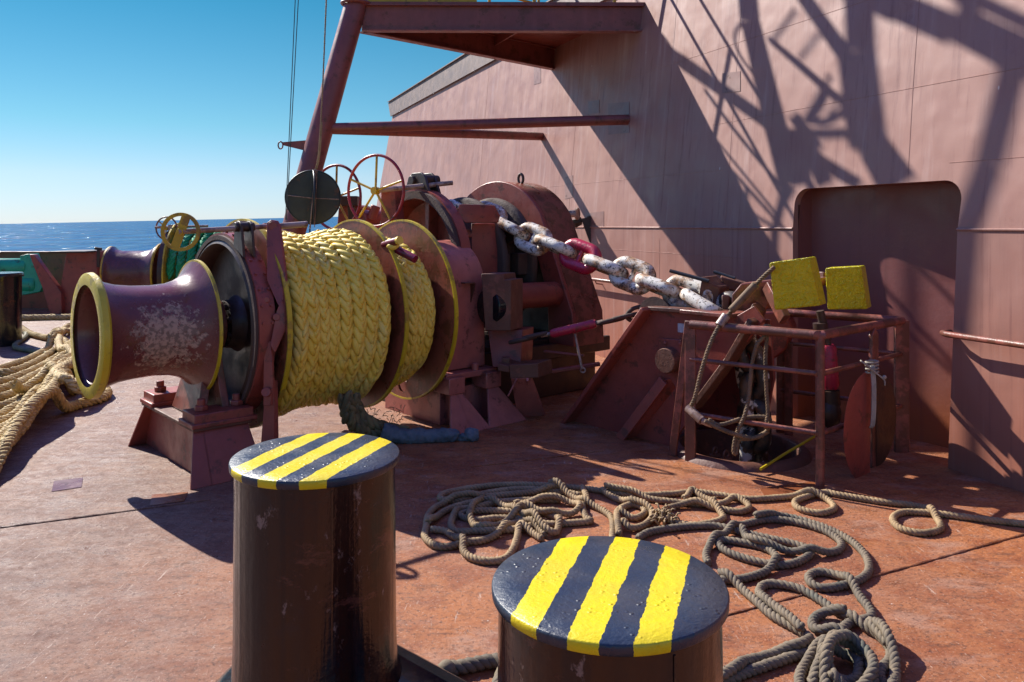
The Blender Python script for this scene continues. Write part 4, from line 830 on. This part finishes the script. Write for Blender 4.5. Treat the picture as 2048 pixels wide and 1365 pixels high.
tag(b.build('twine_lashing', MAT['twine'], sharp=0), 'pale twine lashing knotted round the pointed railing post', 'twine')
# lanyards over the railing
b = MB(); twist(b, smooth_path([px(1548, 535, 5.0), px(1525, 556, 5.05), px(1500, 582, 5.12), px(1470, 616, 5.14), px(1446, 642, 5.12), px(1424, 680, 5.1), px(1405, 735, 5.1), px(1390, 795, 5.12), px(1382, 812, 5.16)], .012), .015, .06)
b.tube([Vector(q) for q in smooth_path([px(1512, 569, 5.06), px(1490, 592, 5.1), px(1460, 624, 5.12)], .02)], .026, 12)
tag(b.build('lever_lanyard', MAT['lanyard'], sharp=0), 'thin brown rope running from the yellow block over the top rail', 'rope')
b = MB(); yk = 5.02
twist(b, smooth_path([px(1541, 655, yk + .03), px(1530, 653, yk), px(1529, 672, yk - .03), px(1514, 690, yk - .02), px(1504, 730, yk), px(1498, 790, yk), px(1490, 830, yk - .02), px(1474, 865, yk), px(1467, 900, yk), px(1472, 908, yk), px(1478, 880, yk), px(1500, 878, yk - .02), px(1530, 866, yk - .02), px(1540, 848, yk), px(1534, 835, yk), px(1490, 836, yk + .02), px(1440, 850, yk), px(1415, 838, yk)], .012), .014, .06)
twist(b, smooth_path([px(1528, 655, yk), px(1534, 668, yk - .03), px(1531, 720, yk - .02), px(1533, 780, yk - .02), px(1536, 830, yk - .02), px(1530, 850, yk - .02), px(1540, 862, yk - .03)], .012), .014, .06)
twist(b, smooth_path([px(1410, 842, yk), px(1440, 858, yk - .02), px(1480, 872, yk - .02), px(1510, 876, yk - .02), px(1538, 862, yk - .02)], .012), .016, .06)
tag(b.build('hanging_lanyard', MAT['lanyard'], sharp=0), 'brown rope loop hanging from the top rail down to the low rail', 'rope')
b = MB(); b.tube([px(1521, 939, 5.0), px(1570, 908, 5.2), px(1632, 872, 5.45)], .009, 10); tag(b.build('marker_stick', MAT['yellow']), 'thin yellow stick leaning over the hawse pipe rim', 'stick')
for i, (u, v) in enumerate(((1430, 904), (1452, 911))):
    b = MB(); c_ = gd(u, v + 8); b.tube(circ(c_ + Z * .035, V(.8, .6, 0), Z, .022 + .003 * i, 20), .007, 8, True); b.box(c_ + Z * .006, .07, .03, .012); tag(b.build('pad_eye', MAT['rustblock']), ('left' if not i else 'right') + ' rusty small ring welded on deck in front of the hawse pipe', 'pad eye', 'pad eyes')

# ------------------------------------------------------------------ twin bollard in the foreground
n = NM('striped_cap_paint'); q = n.dot((.951, -.31, 0))
q = n.math('ADD', q, n.math('MULTIPLY', n.math('SUBTRACT', n.noise(14, 5, .7), .5), .024)); q = n.math('ABSOLUTE', q)
s1 = n.math('LESS_THAN', q, .034); s2 = n.math('MULTIPLY', n.math('GREATER_THAN', q, .100), n.math('LESS_THAN', q, .169)); q2 = n.ramp(n.noise(30, 8, .75), .66, .71); st = n.math('ADD', s1, s2)
yl = n.mix(n.ramp(n.noise(8, 6, .6), .4, .7), (.68, .53, .006), (.58, .44, .01)); yl = n.mix(n.ramp(n.noise(6, 8, .75), .66, .72, 0, .6), yl, (.26, .22, .08))
bk = n.mix(n.ramp(n.noise(6, 5), .4, .65), (.014, .026, .048), (.034, .038, .050))
blis = n.ramp(n.vor(46), .30, .0); hm = n.math('MULTIPLY', blis, n.ramp(n.noise(4, 3), .42, .62)); hh_ = n.math('ADD', n.math('MULTIPLY', hm, .8), n.math('MULTIPLY', n.noise(55, 5, .65), .8))
st = n.math('MULTIPLY', st, n.math('SUBTRACT', 1.0, n.math('MULTIPLY', q2, .75)))
MAT['cap'] = n.out(n.mix(st, bk, yl), n.ramp(n.noise(9, 5), .3, .7, .26, .46), n.bump(hh_, .75, .005), spec=.5)
cA, cBo = V(-.648, 2.585, 0), V(.226, 1.828, 0)
t = thing('twin_bollard', (cA + cBo) / 2, 'black twin mooring bollard with yellow striped round caps in the foreground', 'bollard')
ax = (cBo - cA).normalized(); sdb = Z.cross(ax); b = MB(); prof = []
for o_, rr in ((cA, .30), (cBo, .30)): pass
def stadium(r_, z): return [cBo + (ax * math.sin(a) + sdb * math.cos(a)) * r_ + Z * z for a in np.linspace(0, math.pi, 24)] + [cA - (ax * math.sin(a) + sdb * math.cos(a)) * r_ + Z * z for a in np.linspace(0, math.pi, 24)]
L = [stadium(.42, 0), stadium(.36, .045), stadium(.33, .085), stadium(.30, .105), stadium(.1, .108)]; m_ = len(L[0])
b.add([p for l in L for p in l], [(i * m_ + j, i * m_ + (j + 1) % m_, (i + 1) * m_ + (j + 1) % m_, (i + 1) * m_ + j) for i in range(4) for j in range(m_)] + [tuple(range(4 * m_, 5 * m_))]); b.build('base', MAT['black'], t)
for c, top_ in ((cA, .838), (cBo, .762)):
    b = MB(); b.lathe([(.10, .283), (.14, .266), (.25, .262), (top_ - .02, .258)], c, Z, 72); p_ = b.build('post', MAT['bollard'], t)
    b = MB(); b.lathe([(-.026, .255), (-.026, .269), (-.022, .273), (-.005, .274), (-.001, .2725), (.001, .270), (.002, .2), (.003, .1), (.003, .0)], c + Z * top_, Z, 96); b.build('cap', MAT['cap'], p_, origin=c + Z * top_)
    b = MB(); a0 = -1.15; b.tube([c + V(math.cos(a0), math.sin(a0), 0) * .259 + Z * z for z in (.26, .5, top_ - .04)], .003, 6); b.build('weld_seam', MAT['bollard'], p_)

# ------------------------------------------------------------------ ropes on the deck
def deckrope(mb, uv, Rr, pitch, prev=None):
    p = smooth_path([gd(u, v, Rr) for u, v in uv], Rr * .42); n0 = 0 if prev is None else len(prev)
    full = p if prev is None else np.vstack([prev, p]); s_ = settle(full, Rr); q = s_[n0:]
    twist(mb, q, Rr, pitch, n=8); return s_ if prev is None else np.vstack([prev, q])
b = MB(); RT = .0185
pv = deckrope(b, [(2160, 1062), (2048, 1048), (1960, 1038), (1880, 1028), (1812, 1024), (1786, 1036), (1800, 1056), (1845, 1066), (1880, 1058), (1874, 1038), (1842, 1014), (1760, 1003), (1680, 990), (1650, 985), (1612, 994), (1590, 1004), (1600, 1018), (1640, 1026), (1668, 1017), (1655, 1000), (1620, 990), (1570, 994), (1500, 998), (1440, 990), (1392, 984), (1340, 988), (1280, 990), (1220, 984), (1160, 976), (1080, 970), (1000, 970), (930, 978), (888, 988), (882, 998), (920, 1000), (980, 985), (1050, 978), (1120, 983), (1160, 990)], RT, .068)
pv = deckrope(b, [(1165, 978), (1174, 1000), (1165, 1012), (1172, 1034), (1180, 1042), (1140, 1046), (1096, 1048), (1060, 1040), (1000, 1036), (950, 1040), (920, 1030), (950, 1022), (1010, 1022), (1060, 1030)], RT, .068, pv)
pv = deckrope(b, [(1120, 1000), (1060, 1000), (1000, 1004), (960, 1012), (920, 1022), (902, 1045), (912, 1062), (950, 1062), (1000, 1060), (1050, 1056), (1080, 1045)], RT, .068, pv)
pv = deckrope(b, [(1130, 980), (1060, 985), (985, 992), (920, 1000), (880, 1010), (858, 1028), (852, 1055), (850, 1074), (868, 1090), (898, 1093), (935, 1084), (968, 1080), (1000, 1066), (1022, 1050), (1048, 1044), (1070, 1054), (1090, 1070)], RT, .068, pv)
pv = deckrope(b, [(862, 1060), (890, 1062), (905, 1072), (925, 1085), (926, 1100), (940, 1114), (975, 1122), (1010, 1117), (1026, 1098), (1034, 1076), (1040, 1058), (1060, 1064), (1084, 1078)], RT, .068, pv)
pv = deckrope(b, [(856, 1050), (890, 1022), (930, 1008), (966, 1003), (1010, 1014), (1040, 1032), (1062, 1046), (1090, 1066), (1110, 1068), (1118, 1050), (1114, 1036), (1080, 1024), (1050, 1024), (1030, 1036), (1000, 1050), (960, 1058), (940, 1040), (946, 1018), (965, 1006)], RT, .068, pv)
pv = deckrope(b, [(1100, 976), (1140, 992), (1168, 1006), (1200, 1018), (1222, 1034), (1226, 1058), (1222, 1090)], RT, .068, pv)
pv = deckrope(b, [(1238, 1072), (1234, 1040), (1236, 1022), (1258, 1010), (1280, 1012), (1290, 1024), (1270, 1036), (1238, 1030)], RT, .068, pv)
pv = deckrope(b, [(1030, 1010), (1090, 1002), (1140, 1006), (1160, 1020), (1130, 1030), (1085, 1030), (1040, 1018)], RT, .068, pv)
pv = deckrope(b, [(1205, 985), (1250, 1004), (1290, 1018), (1305, 1030), (1292, 1048), (1262, 1058), (1244, 1052)], RT, .068, pv)
pv = deckrope(b, [(1210, 984), (1262, 990), (1300, 998), (1350, 1004), (1400, 1008), (1440, 1008), (1468, 998), (1492, 1006), (1498, 1016), (1480, 1023), (1440, 1018), (1390, 1010), (1345, 1014), (1325, 1026), (1340, 1040), (1380, 1050), (1420, 1046), (1446, 1036), (1436, 1022), (1420, 1010)], RT, .068, pv)
pv = deckrope(b, [(1368, 1000), (1384, 986), (1400, 992), (1432, 1006)], RT, .068, pv)
for i in range(60):
    c_ = gd(random.gauss(1326, 9), random.gauss(1036, 7), .03); d = Vector((random.gauss(0, 1), random.gauss(0, 1), abs(random.gauss(0, .7)))).normalized(); b.tube([c_, c_ + d * .03 + Z * .015, c_ + d * .05], .005, 6)
pa = pv[np.random.default_rng(3).choice(len(pv), 900)]
for p_ in pa:
    d = Vector((rng.normal(), rng.normal(), rng.normal())).normalized(); s_ = Vector(p_) + d * RT * .95; b.tube([s_, s_ + d * .006 + V(.003, 0, 0)], .0012, 4)
tag(b.build('tan_rope', MAT['ropetan'], sharp=0), 'long tan rope lying in a tangled heap behind the striped bollard', 'rope')
b = MB(); RG = .019
pv = deckrope(b, [(1276, 1076), (1300, 1064), (1345, 1056), (1400, 1052), (1440, 1053), (1490, 1066), (1545, 1078), (1596, 1090), (1622, 1104), (1600, 1122), (1562, 1130), (1510, 1122), (1460, 1106), (1438, 1090), (1444, 1080), (1490, 1086), (1530, 1096), (1552, 1112), (1550, 1130), (1525, 1146), (1480, 1158), (1440, 1160)], RG, .075)
pv = deckrope(b, [(1416, 1126), (1412, 1108), (1424, 1086), (1448, 1070), (1480, 1052), (1530, 1040), (1580, 1042), (1640, 1058), (1678, 1080), (1680, 1098), (1650, 1106), (1600, 1106), (1540, 1098), (1500, 1086), (1484, 1064)], RG, .075, pv)
pv = deckrope(b, [(1510, 1042), (1570, 1034), (1630, 1048), (1690, 1074), (1726, 1104), (1738, 1132), (1728, 1154), (1690, 1170), (1650, 1176), (1624, 1168), (1618, 1152), (1640, 1144), (1676, 1152), (1704, 1172), (1722, 1196), (1742, 1222), (1738, 1236), (1700, 1246), (1670, 1272), (1630, 1298), (1570, 1318), (1500, 1342), (1450, 1362), (1400, 1385)], RG, .075, pv)
pv = deckrope(b, [(1440, 1150), (1476, 1172), (1510, 1200), (1546, 1232), (1590, 1256), (1618, 1276), (1606, 1300), (1560, 1306), (1500, 1322), (1478, 1345), (1440, 1372)], RG, .075, pv)
pv = deckrope(b, [(1604, 1272), (1560, 1232), (1530, 1206), (1518, 1186), (1528, 1170), (1556, 1168), (1600, 1178), (1640, 1200), (1680, 1228), (1720, 1252), (1756, 1270), (1780, 1298), (1778, 1322), (1760, 1345), (1772, 1380)], RG, .075, pv)
pv = deckrope(b, [(1690, 1236), (1650, 1228), (1626, 1240), (1634, 1262), (1680, 1272), (1712, 1290), (1730, 1320), (1744, 1350), (1750, 1390)], RG, .075, pv)
pv = deckrope(b, [(1776, 1300), (1740, 1262), (1758, 1274), (1786, 1320), (1790, 1350), (1784, 1390)], RG, .075, pv)
pv = deckrope(b, [(1600, 1390), (1600, 1350), (1620, 1318), (1650, 1296), (1640, 1330), (1624, 1368), (1650, 1330), (1690, 1312), (1716, 1330), (1712, 1358), (1680, 1364), (1656, 1350), (1668, 1322), (1700, 1312), (1728, 1322)], RG, .075, pv)
pv = deckrope(b, [(1655, 1395), (1650, 1360), (1668, 1330), (1706, 1320), (1740, 1340), (1744, 1370), (1700, 1385), (1660, 1372)], RG, .075, pv)
pa = pv[np.random.default_rng(4).choice(len(pv), 900)]
for p_ in pa:
    d = Vector((rng.normal(), rng.normal(), rng.normal())).normalized(); s_ = Vector(p_) + d * RG * .95; b.tube([s_, s_ + d * .006 + V(.003, 0, 0)], .0012, 4)
tag(b.build('grey_rope', MAT['ropegrey'], sharp=0), 'grey green rope in loose loops right of the front striped bollard', 'rope')
b = MB(); deckrope(b, [(890, 1338), (930, 1332), (985, 1322), (1010, 1330), (1000, 1360), (985, 1400)], .026, .095); c_ = gd(893, 1338, .03); b.ell(c_, V(.035, 0, 0), V(0, .03, 0), V(0, 0, .03))
tag(b.build('rope_end', MAT['ropegrey'], sharp=0), 'short dark whipped rope end between the two striped bollard posts', 'rope')

# straw hawsers at the left
b = MB(); WH = .095; prev = None
def hawser(uv, w_=WH, zoff=0):
    global prev
    p = smooth_path([gd(u, v, w_ * .4) for u, v in uv], .02); n0 = 0 if prev is None else len(prev); full = p if prev is None else np.vstack([prev, p]); s_ = settle(full, w_ * .46, gap=20, lift=1.5); q = s_[n0:]
    prev = full if prev is None else np.vstack([prev, q]); plait(b, q, np.tile([0, -.25, 1.0], (len(q), 1)), w_)
for i in range(11):
    f = i / 10; j = lambda: random.uniform(-5, 5); hawser([(-560, 800 + 330 * f), (-300, 790 + 270 * f + j()), (-90, 764 + 212 * f), (-20, 752 + 180 * f + j()), (25, 742 + 152 * f + j()), (70, 726 + 124 * f + j()), (112, 704 + 102 * f + j()), (150, 684 + 92 * f + j()), (190, 668 + 86 * f)])
hawser([(-300, 1120), (-60, 985), (0, 932), (44, 874), (100, 836), (150, 812), (204, 796), (212, 782), (180, 768), (140, 775), (110, 795), (128, 812)])
hawser([(30, 806), (90, 782), (130, 764), (160, 742), (150, 718), (128, 690), (120, 668), (140, 652), (170, 648)])
hawser([(200, 790), (170, 808), (130, 806), (104, 780), (96, 768)]); hawser([(150, 660), (124, 672), (118, 700), (140, 730), (190, 745)])
hawser([(-40, 752), (40, 726), (80, 708), (110, 690), (118, 682), (90, 676), (60, 668), (40, 655)]); 
tag(b.build('straw_hawser', MAT['hawser'], sharp=0), 'thick straw coloured plaited hawser laid in rows at the left edge', 'rope')
b = MB(); p = smooth_path([gd(-40, 640, .04), gd(45, 637, .04), gd(140, 635, .04), gd(240, 634, .04)], .02); plait(b, p, np.tile([0, -.25, 1.0], (len(p), 1)), .12); tag(b.build('cross_hawser', MAT['hawser'], sharp=0), 'single straw hawser lying straight across the far left deck', 'rope')
b = MB(); p = smooth_path([gd(20, 655, .05), gd(46, 658, .06), gd(52, 672, .04), gd(30, 690, .05), gd(62, 700, .04), gd(100, 706, .06)], .02); twist(b, settle(p, .035), .035, .12); tag(b.build('dark_mooring_line', MAT['frayed'], sharp=0), 'dark thin line curled at the foot of the plain black bollard', 'rope')
